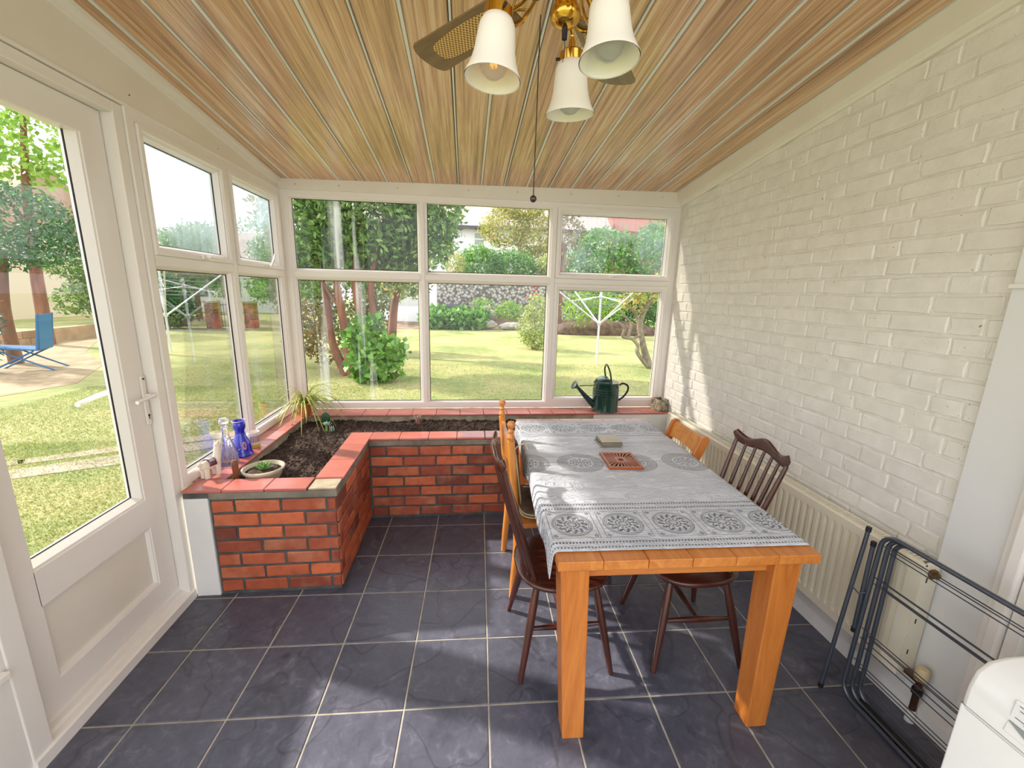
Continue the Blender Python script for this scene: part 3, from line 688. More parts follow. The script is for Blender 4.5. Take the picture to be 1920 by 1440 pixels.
# ================================================================== CHAIRS
def spindle_chair(label):
    t = thing('spindle_chair', label, 'chair', (0, 0, 0), 0, 'dark spindle back chairs')
    # seat: rounded saddle shape
    n = 40; rings = []
    def outline(k, s, z):
        a = 2*math.pi*k/n; ca, sa = math.cos(a), math.sin(a)
        rx, ry = 0.205, 0.208+0.012*ca
        e = 0.72
        return Vector((rx*s*math.copysign(abs(ca)**e, ca), ry*s*math.copysign(abs(sa)**e, sa), z))
    for s, z in ((0.80, 0.400), (0.95, 0.410), (1.0, 0.424), (0.995, 0.434), (0.95, 0.438), (0.6, 0.431), (0.2, 0.428)): rings.append([outline(k, s, z) for k in range(n)])
    MB().loops(rings).build('seat', DARKSEAT, t, smooth='all', local=True)
    for sx, sy in ((-1, 1), (-1, -1), (1, 1), (1, -1)):
        top = Vector((sx*0.125, sy*0.125, 0.415)); bot = Vector((sx*0.200, sy*0.208, 0.0))
        pts = [top.lerp(bot, q) for q in (0, 0.15, 0.45, 0.75, 0.97, 1.0)]
        MB().tube(pts, [0.013, 0.0165, 0.0185, 0.0150, 0.0115, 0.0105], 12).build('leg', DARKW, t, smooth=True, local=True)
    q = 0.46
    lp = lambda sx, sy, q: Vector((sx*0.125, sy*0.125, 0.415)).lerp(Vector((sx*0.200, sy*0.208, 0.0)), q)
    for sy in (-1, 1):
        a, b = lp(-1, sy, q), lp(1, sy, q); MB().tube([a.lerp(b, k/6) for k in range(7)], [0.008, 0.010, 0.013, 0.0145, 0.013, 0.010, 0.008], 10).build('side_stretcher', DARKW, t, smooth=True, local=True)
    a = (lp(-1, -1, q)+lp(1, -1, q))/2; b = (lp(-1, 1, q)+lp(1, 1, q))/2
    MB().tube([a.lerp(b, k/6) for k in range(7)], [0.008, 0.010, 0.013, 0.0145, 0.013, 0.010, 0.008], 10).build('cross_stretcher', DARKW, t, smooth=True, local=True)
    # crest rail
    rings = []
    for k in range(21):
        s = -1+2*k/20; y = 0.188*s; xx = -0.312+0.032*s*s; zc_ = 0.962+0.011*math.cos(math.pi*1.7*s)+0.004*abs(s)**3
        hh = 0.026+0.004*math.cos(math.pi*2*s); hh *= 1.0 if abs(s) < 0.93 else (1-((abs(s)-0.93)/0.07)**2*0.75)
        th = 0.010 if abs(s) < 0.93 else 0.010*(1-((abs(s)-0.93)/0.07)**2*0.6)
        rings.append([Vector((xx+th*math.cos(a), y, zc_+hh*math.copysign(abs(math.sin(a))**0.7, math.sin(a)))) for a in [2*math.pi*m_/14 for m_ in range(14)]])
    MB().loops(rings).build('crest_rail', DARKW, t, smooth=True, local=True)
    for k in range(7):
        s = -1+2*k/6; b0 = Vector((-0.165+0.030*s*s, 0.135*s, 0.43)); s2 = s*0.90
        b1 = Vector((-0.312+0.032*s2*s2, 0.188*s2, 0.948)); r0 = 0.0125 if abs(s) == 1 else 0.0095
        MB().tube([b0.lerp(b1, q) for q in (0, 0.3, 0.6, 1.0)], [r0*0.85, r0, r0*0.95, r0*0.7], 10).build('spindle', DARKW, t, smooth=True, local=True)
    return t
ch = spindle_chair('dark spindle chair left of the table, nearest the camera')
ch.location = (0.295, -1.035, 0); ch.rotation_euler = (0, 0, 0.02)
dup(ch, (0.895, -1.045, 0), math.pi-0.03, 'dark spindle chair right of the table, its back before the radiator')

def turned_chair():
    t = thing('turned_post_chair', 'golden pine chair with turned finials, left of the table', 'chair', (0.300, -0.520, 0), 0.02)
    prof = [(0.013, 0.0), (0.016, 0.008), (0.020, 0.02), (0.015, 0.032), (0.011, 0.040), (0.016, 0.050), (0.012, 0.058), (0.009, 0.064), (0.016, 0.072), (0.0205, 0.082), (0.0205, 0.090), (0.015, 0.101), (0.001, 0.105)]
    for sy in (-1, 1):
        y = 0.210*sy
        pts = spline([(-0.185, y, 0.0), (-0.178, y, 0.12), (-0.165, y, 0.30), (-0.172, y, 0.45), (-0.195, y, 0.70), (-0.212, y, 0.895)], 5)
        post = MB().tube(pts, [lerp(0.017, 0.021, min(1, i/8)) if i < 16 else 0.019 for i in range(len(pts))], 12).build('back_post', PINELT, t, smooth=True, local=True)
        MB().lathe(prof, (-0.212, y, 0.893), 14).build('finial', PINELT, post, smooth=True, local=True)
        fp = [(0.190, y*1.02, 0.0), (0.188, y, 0.15), (0.186, y*0.98, 0.40)]
        MB().tube(fp, [0.014, 0.019, 0.021], 12).build('leg', PINELT, t, smooth=True, local=True)
        MB().tube([(-0.175, y, 0.20), (0.188, y, 0.20)], 0.011, 8).build('stretcher', PINELT, t, smooth=True, local=True)
    B((-0.195, -0.215, 0.405), (0.210, 0.215, 0.437)).build('seat', PINEX, t, local=True, bevel=0.010, seg=3)
    rl = MB(); rl.loops([[Vector((-0.205+0.012*math.cos(s*1.57)*-1+dx, 0.205*s, z0)) for dx, z0 in ((-0.010, 0.78-0.012*(1-s*s)), (0.010, 0.78-0.012*(1-s*s)), (0.008, 0.872+0.018*(1-s*s)), (-0.012, 0.872+0.018*(1-s*s)))] for s in [k/8-1 for k in range(17)]])
    rl.build('top_rail', PINELT, t, smooth=True, local=True)
    B((-0.188, -0.205, 0.50), (-0.168, 0.205, 0.54)).build('lower_rail', PINELT, t, local=True, bevel=0.004)
    for k in range(4):
        y = -0.123+0.082*k
        MB().hexa([(-0.183, y-0.020, 0.535), (-0.171, y-0.020, 0.535), (-0.171, y+0.020, 0.535), (-0.183, y+0.020, 0.535), (-0.216, y-0.020, 0.79), (-0.204, y-0.020, 0.79), (-0.204, y+0.020, 0.79), (-0.216, y+0.020, 0.79)]).build('slat', PINELT, t, local=True, bevel=0.003)
    return t
turned_chair()
CUSH = plain('olive canvas pad', srgb(112, 100, 60), 0.85, c2=srgb(92, 82, 48), scale=20, bmp=0.2, bscale=160)
PIPING = plain('cream piping', srgb(206, 194, 160), 0.8)
RUG = plain('brown woven seat pad', srgb(126, 104, 82), 0.9, c2=srgb(92, 74, 58), scale=26, bmp=0.5, bscale=120)
def pad(name, mat, size, label, loc, rot, ties=True):
    t = thing(name, label, 'cushion', loc, 0); t.rotation_euler = rot
    sx, sy, h = size; n = 28; rings = []
    for s, z in ((0.90, -h/2), (0.98, -h*0.25), (1.0, 0), (0.98, h*0.25), (0.90, h/2), (0.55, h*0.62), (0.1, h*0.66)):
        rings.append([Vector((sx*s*math.copysign(abs(math.cos(2*math.pi*k/n))**0.42, math.cos(2*math.pi*k/n)), sy*s*math.copysign(abs(math.sin(2*math.pi*k/n))**0.42, math.sin(2*math.pi*k/n)), z)) for k in range(n)])
    MB().loops(rings).build('pad', mat, t, smooth='all', local=True)
    for zz in (h*0.25, -h*0.25): MB().tube([Vector((sx*1.0*math.copysign(abs(math.cos(2*math.pi*k/n))**0.42, math.cos(2*math.pi*k/n)), sy*1.0*math.copysign(abs(math.sin(2*math.pi*k/n))**0.42, math.sin(2*math.pi*k/n)), zz)) for k in range(n)], 0.004, 6, closed=True).build('piping', PIPING, t, smooth=True, local=True)
    if ties:
        for sy_ in (-1, 1): MB().tube(spline([(sx*0.93, sy*sy_*0.9, 0.0), (sx*1.12, sy*sy_*0.97, -0.02), (sx*1.18, sy*sy_*0.95, -0.06), (sx*0.98, sy*sy_*1.0, -0.075)], 5), 0.0035, 6).build('tie', PIPING, t, smooth=True, local=True)
    return t
pad('back_cushion', CUSH, (0.165, 0.165, 0.034), 'olive pad with cream piping tied upright to the golden pine chair', (0.132, -0.520, 0.655), (0, -math.pi/2-0.13, 0.02))
pad('seat_cushion', RUG, (0.165, 0.185, 0.034), 'brown woven seat pad lying on the golden pine chair', (0.325, -0.520, 0.4555), (0, 0, 0.02), ties=False)

def carved_chair():
    t = thing('carved_rail_chair', 'pine chair with flat scrolled posts and carved top rail, right of the table', 'chair', (0.900, -0.425, 0), math.pi-0.02)
    for sy in (-1, 1):
        y0, y1 = 0.172*sy-0.011, 0.172*sy+0.011
        side = [(-0.150, 0.0), (-0.195, 0.0), (-0.185, 0.20), (-0.205, 0.44), (-0.262, 0.66), (-0.318, 0.80), (-0.330, 0.832), (-0.322, 0.850), (-0.300, 0.856), (-0.278, 0.846), (-0.262, 0.80), (-0.215, 0.68), (-0.160, 0.46), (-0.140, 0.22)]
        MB().prism(side, lambda a, b: (a, y0, b), lambda a, b: (a, y1, b)).build('back_post', PINEZ, t, local=True, bevel=0.003)
        MB().tube([(0.185, 0.178*sy, 0.0), (0.180, 0.175*sy, 0.40)], [0.013, 0.020], 12).build('leg', PINEZ, t, smooth=True, local=True)
        MB().tube([(-0.165, 0.172*sy, 0.19), (0.182, 0.176*sy, 0.19)], 0.010, 8).build('stretcher', PINEZ, t, smooth=True, local=True)
    B((-0.19, -0.19, 0.405), (0.205, 0.19, 0.435)).build('seat', PINEX, t, local=True, bevel=0.010, seg=3)
    rl = MB(); rl.loops([[Vector((x_+0.0, 0.162*s, z_)) for x_, z_ in ((-0.285, 0.742+0.018*(1-s*s)), (-0.262, 0.742+0.018*(1-s*s)), (-0.292, 0.842), (-0.312, 0.842))] for s in [k/8-1 for k in range(17)]])
    rail = rl.build('top_rail', PINELT, t, smooth=True, local=True)
    CARV = plain('burnt carving', srgb(96, 40, 26), 0.6)
    for k in range(9):
        y = -0.08+0.02*k; hz = 0.012*(1-abs(k-4)/5)+0.004
        for s in (-1, 1):
            zc_ = 0.800+s*hz; xx = -0.2625-(zc_-0.742)*0.30
            MB().sphere((xx+0.0005, y, zc_), 0.006, 5, (0.25, 1.0, 0.8)).build('carving', CARV, rail, local=True)
    MB().tube([(-0.262-(0.058)*0.30+0.0005, -0.10, 0.800), (-0.262-(0.058)*0.30+0.0005, 0.10, 0.800)], 0.0018, 6).build('carving', CARV, rail, local=True)
    for z_, x_ in ((0.56, -0.225),): B((x_-0.008, -0.165, z_), (x_+0.010, 0.165, z_+0.05)).build('lower_rail', PINEX, t, local=True, bevel=0.003)
    return t
carved_chair()

# ================================================================== RADIATOR
rad = thing('radiator', 'cream corrugated panel radiator under the painted brick wall', 'radiator', (1.62, -0.46, 0.16))
R0, R1, RX, RZ0, RZ1 = -1.485, 0.55, 1.575, 0.160, 0.655
def corr():
    mb = MB(); ys = []; p = 0.040; y = R0+0.05
    prof = [(R0, 0.0), (R0+0.05, 0.0)]
    while y+p < R1-0.05: prof += [(y+0.007, 0.017), (y+0.018, 0.017), (y+0.025, 0.0), (y+p, 0.0)]; y += p
    prof += [(R1, 0.0)]
    zs = [(RZ0, 0), (RZ0+0.035, 0), (RZ0+0.050, 1), (RZ1-0.055, 1), (RZ1-0.040, 0), (RZ1-0.004, 0), (RZ1, -0.4)]
    rows = [[Vector((RX+d*k+(0.004 if k < 0 else 0), yy, zz)) for yy, d in prof] for zz, k in zs]
    rows = [[Vector((RX+(d*k if k >= 0 else 0.006), yy, zz)) for yy, d in prof] for zz, k in zs]
    mb.loops(rows, close=False, cap=False)
    return mb
o = corr().build('front_panel', CREAMRAD, rad); sd = o.modifiers.new('solid', 'SOLIDIFY'); sd.thickness = 0.004; sd.offset = 0
B((RX+0.060, R0, RZ0), (RX+0.072, R1, RZ1)).build('rear_panel', CREAMRAD, rad, bevel=0.003)
for ya in (R0, R1-0.012):
    sp_ = B((RX+0.004, ya, RZ0+0.01), (RX+0.066, ya+0.012, RZ1+0.004)).build('side_panel', CREAMRAD, rad, bevel=0.003)
gr = B((RX+0.006, R0, RZ1-0.006), (RX+0.014, R1, RZ1+0.004)).box((RX+0.052, R0, RZ1-0.006), (RX+0.062, R1, RZ1+0.004)).build('top_rail', CREAMRAD, rad)
slat = MB(); y = R0+0.03
while y < R1-0.03: slat.box((RX+0.014, y, RZ1-0.004), (RX+0.052, y+0.007, RZ1+0.002)); y += 0.016
tag(slat.build('grille_slats', CREAMRAD, rad), kind='stuff')
MB().lathe([(0.019, 0), (0.019, 0.012), (0.012, 0.014), (0.012, 0.024), (0.006, 0.026)], (0, 0, 0), 6, m=Matrix.Rotation(math.pi/2, 4, 'X')).build('air_vent_plug', BRONZE, rad, local=True).location = (-0.006, R0+0.46, RZ1-0.16-0.035)
for zz in (0.26, 0.40, 0.58): B((RX+0.022, R0-0.001, zz), (RX+0.027, R0+0.004, zz+0.020)).build('slot', BLACK, rad)
# valve and pipe
COPPER = plain('old copper pipe', srgb(104, 70, 52), 0.5, 0.6, c2=srgb(70, 50, 42), scale=20)
vp = MB().tube([(1.612, R0-0.004, 0.185), (1.612, R0-0.055, 0.185)], 0.013, 10).build('valve_body', BRONZE, rad, smooth=True)
MB().lathe([(0.015, 0), (0.021, 0.004), (0.021, 0.048), (0.016, 0.054), (0.006, 0.055)], (1.612, R0-0.055, 0.192), 14).build('valve_cap', plain('aged cream plastic', srgb(222, 204, 158), 0.4), vp, smooth=True)
MB().tube([(1.612, R0-0.055, 0.19), (1.612, R0-0.055, 0.03)], 0.0115, 10).build('pipe', COPPER, rad, smooth=True)
MB().lathe([(0.016, 0.0), (0.016, 0.05), (0.0125, 0.055)], (1.612, R0-0.055, 0.0), 12).build('pipe_sleeve', PLASTER, rad, smooth=True)
MB().lathe([(0.018, 0.0), (0.018, 0.022)], (1.612, R0-0.055, 0.13), 8).build('nut', BLACK, rad)

# ================================================================== AIRER
air = thing('clothes_airer', 'folded grey metal clothes airer standing before the radiator', 'airer', (1.44, -1.72, 0.0))
def rrect(x, lean, y0, y1, z0, z1, r, n=6):
    pts = []
    for cy, cz, a0 in ((y1-r, z1-r, 0), (y0+r, z1-r, 1), (y0+r, z0+r, 2), (y1-r, z0+r, 3)):
        for k in range(n+1):
            a = (a0+k/n)*math.pi/2; yy, zz = cy+r*math.cos(a), cz+r*math.sin(a)
            pts.append((x+lean*zz, yy, zz))
    return pts
YA, YZ = -1.405, -1.985
for i, (x0, ln, a, zb, zt2, r) in enumerate(((1.445, 0.035, 0.0, 0.010, 0.745, 0.055), (1.470, 0.020, 0.016, 0.012, 0.738, 0.05), (1.492, 0.008, 0.030, 0.014, 0.730, 0.05))):
    MB().tube(rrect(x0, ln, YZ+a, YA-a, zb, zt2, r), 0.0085, 10, closed=True).build('frame', STEEL, air, smooth=True)
wz = [(1.452, .698), (1.475, .694), (1.478, .668), (1.452, .560), (1.454, .532), (1.476, .548), (1.478, .524), (1.498, .506), (1.452, .330), (1.454, .285), (1.474, .300), (1.476, .240), (1.497, .275), (1.450, .185), (1.472, .150), (1.495, .115), (1.450, .095)]
for x0, zz in wz:
    MB().tube([(x0+0.012*zz/0.7, YZ+0.012, zz), (x0+0.012*zz/0.7, YA-0.012, zz)], 0.0022, 6).build('wire', STEEL, air, smooth=True)
for (p0, p1) in (((1.378, -1.375, 0.012), (1.440, -1.372, 0.742)), ((1.452, -1.392, 0.30), (1.452, -1.392, 0.690)), ((1.378, -1.992, 0.012), (1.440, -1.995, 0.742))):
    lg = MB().tube([p0, p1], 0.0080, 10).build('leg', STEEL, air, smooth=True)
    for p, z0 in ((p0, -1), (p1, 1)):
        d = (Vector(p1)-Vector(p0)).normalized()*0.018*z0
        MB().tube([Vector(p)-d*0.5, Vector(p)+d*0.55], 0.0098, 10).build('end_cap', BLACK, lg)
MB().tube([(1.41, -1.375, 0.50), (1.435, -1.395, 0.47), (1.46, -1.40, 0.48)], 0.0028, 6).build('hook', STEEL, air)
B((1.468, -1.80, 0.004), (1.500, -1.45, 0.022)).build('foot_strip', BLACK, air, bevel=0.003)

# ================================================================== WASHING MACHINE
wm = thing('washing_machine', 'white washing machine beside the clothes airer', 'washing machine', (1.28, -2.32, 0.0))
WX0, WX1, WY0, WY1, WZ = 0.990, 1.590, -2.615, -2.025, 0.850
B((WX0+0.005, WY0, 0.02), (WX1, WY1, 0.7285)).build('cabinet', WHITEGLOSS, wm, bevel=0.004, seg=3)
cp = MB().prism([(WX0+0.0035, 0.712), (WX0+0.003, 0.740), (WX0+0.004, 0.775), (WX0+0.014, 0.815), (WX0+0.040, 0.838), (WX0+0.085, 0.846), (WX0+0.14, 0.846), (WX0+0.14, 0.712)], lambda a, b: (a, WY0, b), lambda a, b: (a, WY1, b)).build('control_panel', WHITEGLOSS, wm, smooth=True, bevel=0.012, seg=3)
B((WX0+0.135, WY0, 0.726), (WX1, WY1, 0.838)).build('top', WHITEGLOSS, wm, bevel=0.010, seg=3)
MB().lathe([(0.035, 0), (0.040, 0.0012), (0.034, 0.0022)], (WX0+0.36, WY1-0.18, 0.838), 24).build('top_emblem', GREYPRINT, wm)
dw = MB().hexa([(WX0+0.0005, WY1-0.30, 0.742), (WX0+0.009, WY1-0.30, 0.742), (WX0+0.009, WY1-0.075, 0.742), (WX0+0.0005, WY1-0.075, 0.742), (WX0+0.0095, WY1-0.30, 0.818), (WX0+0.016, WY1-0.30, 0.818), (WX0+0.016, WY1-0.075, 0.818), (WX0+0.0095, WY1-0.075, 0.818)]).build('detergent_drawer', WHITEGLOSS, wm, bevel=0.003)
SHADOWGREY = plain('drawer recess shade', srgb(150, 156, 154), 0.5)  # shade of the grip recess put into the grey of a flat plate
mb = MB(); pts = [(-0.080, 0.772), (-0.110, 0.757), (-0.150, 0.748), (-0.205, 0.744), (-0.29, 0.743), (-0.29, 0.768)]
mb.prism(pts, lambda a, b: (WX0-0.0005+0.0, WY1+a, b), lambda a, b: (WX0+0.004, WY1+a, b)); mb.build('drawer_grip', SHADOWGREY, dw)
for i, (a, l, zz) in enumerate(((0.085, 0.17, 0.812), (0.088, 0.12, 0.803), (0.10, 0.06, 0.797), (0.098, 0.075, 0.791), (0.085, 0.16, 0.7845), (0.10, 0.05, 0.780), (0.105, 0.06, 0.775))):
    xx = WX0+0.0005+max(0, (zz-0.742))/0.076*0.009
    B((xx-0.0012, WY1-a-l, zz-0.0007), (xx+0.001, WY1-a, zz+0.0007)).build('print', GREYPRINT, dw)
B((WX0+0.0026, WY0+0.01, 0.7268), (WX0+0.02, WY1-0.002, 0.7280)).build('panel_seam', GREYPRINT, wm)
for yy in (WY0+0.06, WY1-0.06):
    for xx in (WX0+0.08, WX1-0.06): MB().lathe([(0.022, 0), (0.022, 0.008), (0.010, 0.01), (0.010, 0.022)], (xx, yy, 0.0), 12).build('foot', BLACK, wm)
dr = MB().lathe([(0.20, 0), (0.20, 0.012), (0.17, 0.022), (0.155, 0.014), (0.15, 0.0)], (0, 0, 0), 36, m=Matrix.Rotation(-math.pi/2, 4, 'Y')).build('door_ring', CHROME, wm, smooth=True, local=True); dr.location = (WX0+0.012-1.28, 0.0, 0.40)
gl_ = MB().lathe([(0.15, 0.004), (0.12, 0.012), (0.06, 0.018), (0.001, 0.02)], (0, 0, 0), 30, m=Matrix.Rotation(-math.pi/2, 4, 'Y'), cap=False).build('door_glass', plain('dark door glass', srgb(40, 44, 48), 0.1), dr, smooth=True, local=True)

# ================================================================== CEILING FAN
FX, FY = 0.085, -1.648
fan = thing('ceiling_fan', 'brass ceiling fan with cane panelled blades and three white bell lamps', 'ceiling fan', (FX, FY, 2.70))
fc = zc(FX, FY)
MB().lathe([(0.07, fc+0.004-0.0), (0.068, fc-0.02), (0.05, fc-0.05), (0.018, fc-0.06), (0.012, fc-0.07), (0.012, 2.50), (0.03, 2.49)], (FX, FY, 0), 24).build('down_rod', BRASS, fan, smooth=True)
MB().lathe([(0.03, 2.505), (0.09, 2.49), (0.115, 2.46), (0.115, 2.37), (0.10, 2.34), (0.06, 2.325), (0.045, 2.32)], (FX, FY, 0), 32).build('motor_housing', BRASS, fan, smooth=True)
MB().lathe([(0.045, 2.325), (0.030, 2.318), (0.026, 2.30), (0.029, 2.285), (0.024, 2.25), (0.024, 2.225), (0.031, 2.214), (0.034, 2.203), (0.030, 2.191), (0.018, 2.183), (0.006, 2.180)], (FX, FY, 0), 28).build('light_hub', BRASS, fan, smooth=True)
MB().lathe([(0.0065, 2.184), (0.006, 2.158), (0.002, 2.156)], (FX, FY, 0), 10).build('switch_nub', BLACK, fan)
MB().tube(spline([(FX, FY, 2.160), (FX+0.002, FY, 2.135), (FX-0.002, FY+0.002, 2.115)], 4), 0.0008, 5).build('switch_cord', BLACK, fan)
def mat_cane():
    m, t, b = new_mat('woven cane'); v = coords(t, (1, 1, 1)); s = t.nodes.new('ShaderNodeSeparateXYZ'); t.links.new(v, s.inputs[0]); x_, y_ = X(t, s.outputs[0]), X(t, s.outputs[1])
    k = ((x_*520.0).sin()*((y_*520.0).sin()))
    c = ramp(t, k*0.5+0.5, [(0.2, srgb(96, 62, 24)), (0.45, srgb(214, 172, 96)), (0.9, srgb(232, 198, 128))]); t.links.new(c, b.inputs['Base Color']); b.inputs['Roughness'].default_value = 0.5
    bump(t, b, k.s, 0.6, 0.002); return m
CANE = mat_cane(); BLADEW = wood('limed oak blade', srgb(104, 84, 56), srgb(150, 126, 88), 'x', 30, 0.45, 0.1)
def blade_outline(l0, l1, w0, w1, n=8):
    pts = [(l0, -w0)]
    for k in range(n+1):
        a = -math.pi/2+math.pi*k/n; pts.append((l1-0.03+0.03*math.cos(a), (w1-0.012)*math.sin(a)+0.012*math.copysign(min(1, abs(math.sin(a))), math.sin(a))))
    pts.append((l0, w0)); return pts
for k in range(5):
    a = math.radians(58+72*k); Rz = Matrix.Translation((0, 0, -0.42)) @ Matrix.Rotation(a, 4, 'Z') @ Matrix.Rotation(math.radians(11), 4, 'X')
    bl = MB().prism(blade_outline(0.165, 0.520, 0.048, 0.060), lambda p, q: (p, q, -0.0030), lambda p, q: (p, q, 0.0030)).build('blade', BLADEW, fan, local=True, bevel=0.001); bl.matrix_local = Rz
    cn = MB().prism([(0.20+0.255*(0.5-0.5*math.cos(t_)), 0.036*math.copysign(abs(math.sin(t_))**0.35, math.sin(t_))) for t_ in [2*math.pi*q/28 for q in range(28)]], lambda p, q: (p, q, -0.0046), lambda p, q: (p, q, -0.0025)).build('cane_panel', CANE, bl, local=True)
    ir = MB(); ir.tube(spline([(0.05, 0, 0.03), (0.09, 0.012, 0.012), (0.13, 0.026, -0.004), (0.175, 0.038, -0.006), (0.20, 0.030, -0.006), (0.205, 0.0, -0.006), (0.20, -0.030, -0.006), (0.175, -0.038, -0.006), (0.13, -0.026, -0.004), (0.09, -0.012, 0.012), (0.05, 0, 0.03)], 4), 0.0045, 8)
    ir.tube([(0.06, 0, 0.02), (0.13, 0, -0.006), (0.205, 0, -0.006)], 0.004, 8); ir.tube(spline([(0.13, -0.02, -0.006), (0.155, 0.0, -0.006), (0.13, 0.02, -0.006)], 5), 0.003, 8)
    iro = ir.build('blade_iron', BRASS, fan, local=True, smooth=True); iro.matrix_local = Rz
SHADE = plain('frosted white glass', srgb(246, 242, 232), 0.35, sub=0.25, coat=0.1)
def mat_bulb(warm):
    m = glass('bulb glass', 0.15); return m
BULB = glass('bulb glass', 0.25, 0.38, 'even', tint=(0.98, 0.98, 0.97, 1))
FIL = bpy.data.materials.new('amber filament'); FIL.use_nodes = True; FIL.node_tree.nodes['Principled BSDF'].inputs['Base Color'].default_value = srgb(230, 150, 60); FIL.node_tree.nodes['Principled BSDF'].inputs['Emission Color'].default_value = srgb(255, 150, 50); FIL.node_tree.nodes['Principled BSDF'].inputs['Emission Strength'].default_value = 1.5
for k, (sx, sy, zb) in enumerate(((-0.075, -1.701, 2.046), (0.150, -1.775, 2.062), (0.128, -1.546, 2.050))):
    out = Vector((sx-FX, sy-FY, 0)); d = out.normalized(); ax = (Vector((0, 0, -1))+d*0.10).normalized()
    Rm = ax.to_track_quat('-Z', 'Y').to_matrix().to_4x4()
    base = Vector((sx, sy, zb))                         # rim centre
    prof = [(0.0600, 0.0), (0.0590, 0.004), (0.0525, 0.017), (0.0470, 0.032), (0.0425, 0.052), (0.0398, 0.078), (0.0370, 0.098), (0.0310, 0.110), (0.0240, 0.115)]
    inn = [(r-0.0022, z_+0.0005) for r, z_ in prof][::-1]
    sh = MB(); ringsm = [(p_) for p_ in prof+inn]
    sh.lathe(ringsm, base, 36, cap=False, m=Rm)
    nL = len(ringsm)
    lamp = sh.build('lamp_shade', SHADE, fan, smooth='all')
    MB().lathe([(0.0255, 0.108), (0.0290, 0.112), (0.0290, 0.130), (0.0220, 0.135), (0.0090, 0.138), (0.0060, 0.157)], base, 24, m=Rm).build('fitter', BRASS, fan, smooth=True)
    nn = Vector((-d.y, d.x, 0))
    MB().tube([base+(Rm @ Vector((0, 0, 0.121)))+nn*0.026, base+(Rm @ Vector((0, 0, 0.121)))+nn*0.038], 0.0035, 8).build('fitter_screw', BLACK, lamp)
    bp = [(0.012, 0.108), (0.013, 0.085), (0.022, 0.064), (0.0290, 0.040), (0.0300, 0.030), (0.0250, 0.014), (0.014, 0.004), (0.001, 0.001)]
    bu = MB().lathe(bp, base, 24, cap=False, m=Rm).build('bulb', BULB, lamp, smooth='all')
    if k == 0:
        for q in range(4):
            c = Vector((0.006*math.cos(q*1.57), 0.006*math.sin(q*1.57), 0)); MB().tube([base+(Rm @ (c+Vector((0, 0, 0.024)))), base+(Rm @ (c+Vector((0, 0, 0.050))))], 0.0016, 6).build('filament', FIL, lamp)
    top = base+(Rm @ Vector((0, 0, 0.152)))
    hubp = Vector((FX, FY, 2.262))+d*0.024
    MB().tube(spline([hubp, hubp+d*0.03+Vector((0, 0, -0.012)), hubp+d*0.055+Vector((0, 0, -0.004)), hubp.lerp(top, 0.72)+Vector((0, 0, 0.020)), top+Vector((0, 0, 0.016)), top], 6), 0.0045, 8).build('lamp_arm', BRASS, fan, smooth=True)
    cu = [hubp+d*(0.055+0.022*math.cos(q*0.42))*1.0+Vector((0, 0, -0.028+0.022*math.sin(q*0.42))) for q in range(13)]
    MB().tube(cu, [0.0042-0.00018*q for q in range(13)], 8).build('scroll', BRONZE, fan, smooth=True)
# pull chain
CX, CY = 0.030, -1.635
ch_ = MB()
for k in range(112): ch_.sphere((lerp(0.038, 0.024, k/111), lerp(-1.60, -1.672, k/111), lerp(2.226, 1.834, k/111)), 0.0016, 4)
tag(ch_.build('pull_chain', BLACK, fan), kind='stuff')
MB().sphere((0.0238, -1.673, 1.8245), 0.0078, 10).build('chain_ball', plain('dark wooden ball', srgb(52, 22, 16), 0.25, coat=0.4), fan, smooth='all')

# ================================================================== WATERING CAN
can = thing('watering_can', 'dark green metal watering can on the window sill', 'watering can', (1.105, 0.800, ZS))
prof = [(0.112, 0.0), (0.1155, 0.004), (0.113, 0.012), (0.114, 0.10)]
for zz in (0.150, 0.172, 0.194): prof += [(0.113, zz-0.008), (0.1175, zz-0.003), (0.1175, zz+0.003), (0.113, zz+0.008)]
prof += [(0.112, 0.245), (0.1155, 0.25), (0.1155, 0.256), (0.110, 0.262)]
MB().lathe(prof, (0, 0, 0), 36).build('body', GREENCAN, can, smooth=True, local=True)
lid = MB()
rings = [[Vector((r*math.cos(a), r*math.sin(a), z_)) for a in [math.pi*0.02+math.pi*1.0*q/18+math.pi/2 for q in range(19)]] for r, z_ in ((0.112, 0.258), (0.095, 0.285), (0.06, 0.302), (0.0, 0.308))]
lid.loops(rings, close=False, cap=False); lo = lid.build('half_lid', GREENCAN, can, smooth='all', local=True)
sd = lo.modifiers.new('solid', 'SOLIDIFY'); sd.thickness = 0.003
MB().tube(spline([(0.02, -0.075, 0.262), (0.0, -0.070, 0.36), (-0.01, 0.0, 0.415), (0.0, 0.070, 0.36), (0.02, 0.075, 0.262)], 8), 0.0075, 10).build('top_handle', GREENCAN, can, smooth=True, local=True)
MB().tube(spline([(0.110, 0, 0.225), (0.150, 0, 0.245), (0.195, 0, 0.225), (0.200, 0, 0.180), (0.165, 0, 0.125), (0.112, 0, 0.085)], 8), 0.0085, 10).build('side_handle', BLACK, can, smooth=True, local=True)
spt = MB().tube([(-0.095, 0, 0.040), (-0.18, 0, 0.125), (-0.265, 0, 0.218)], [0.030, 0.022, 0.013], 14).build('spout', GREENCAN, can, smooth=True, local=True)
MB().tube([(-0.105, 0, 0.228), (-0.245, 0, 0.224)], 0.004, 8).build('spout_brace', BLACK, can, smooth=True, local=True)
Rr = Vector((-0.85, -0.1, 0.5)).to_track_quat('Z', 'Y').to_matrix().to_4x4()
MB().lathe([(0.012, 0.0), (0.018, 0.012), (0.040, 0.040), (0.040, 0.044), (0.030, 0.047), (0.001, 0.049)], (-0.258, 0, 0.212), 20, m=Rr).build('rose', plain('tarnished rose', srgb(96, 110, 108), 0.4, 0.5), can, smooth=True, local=True)

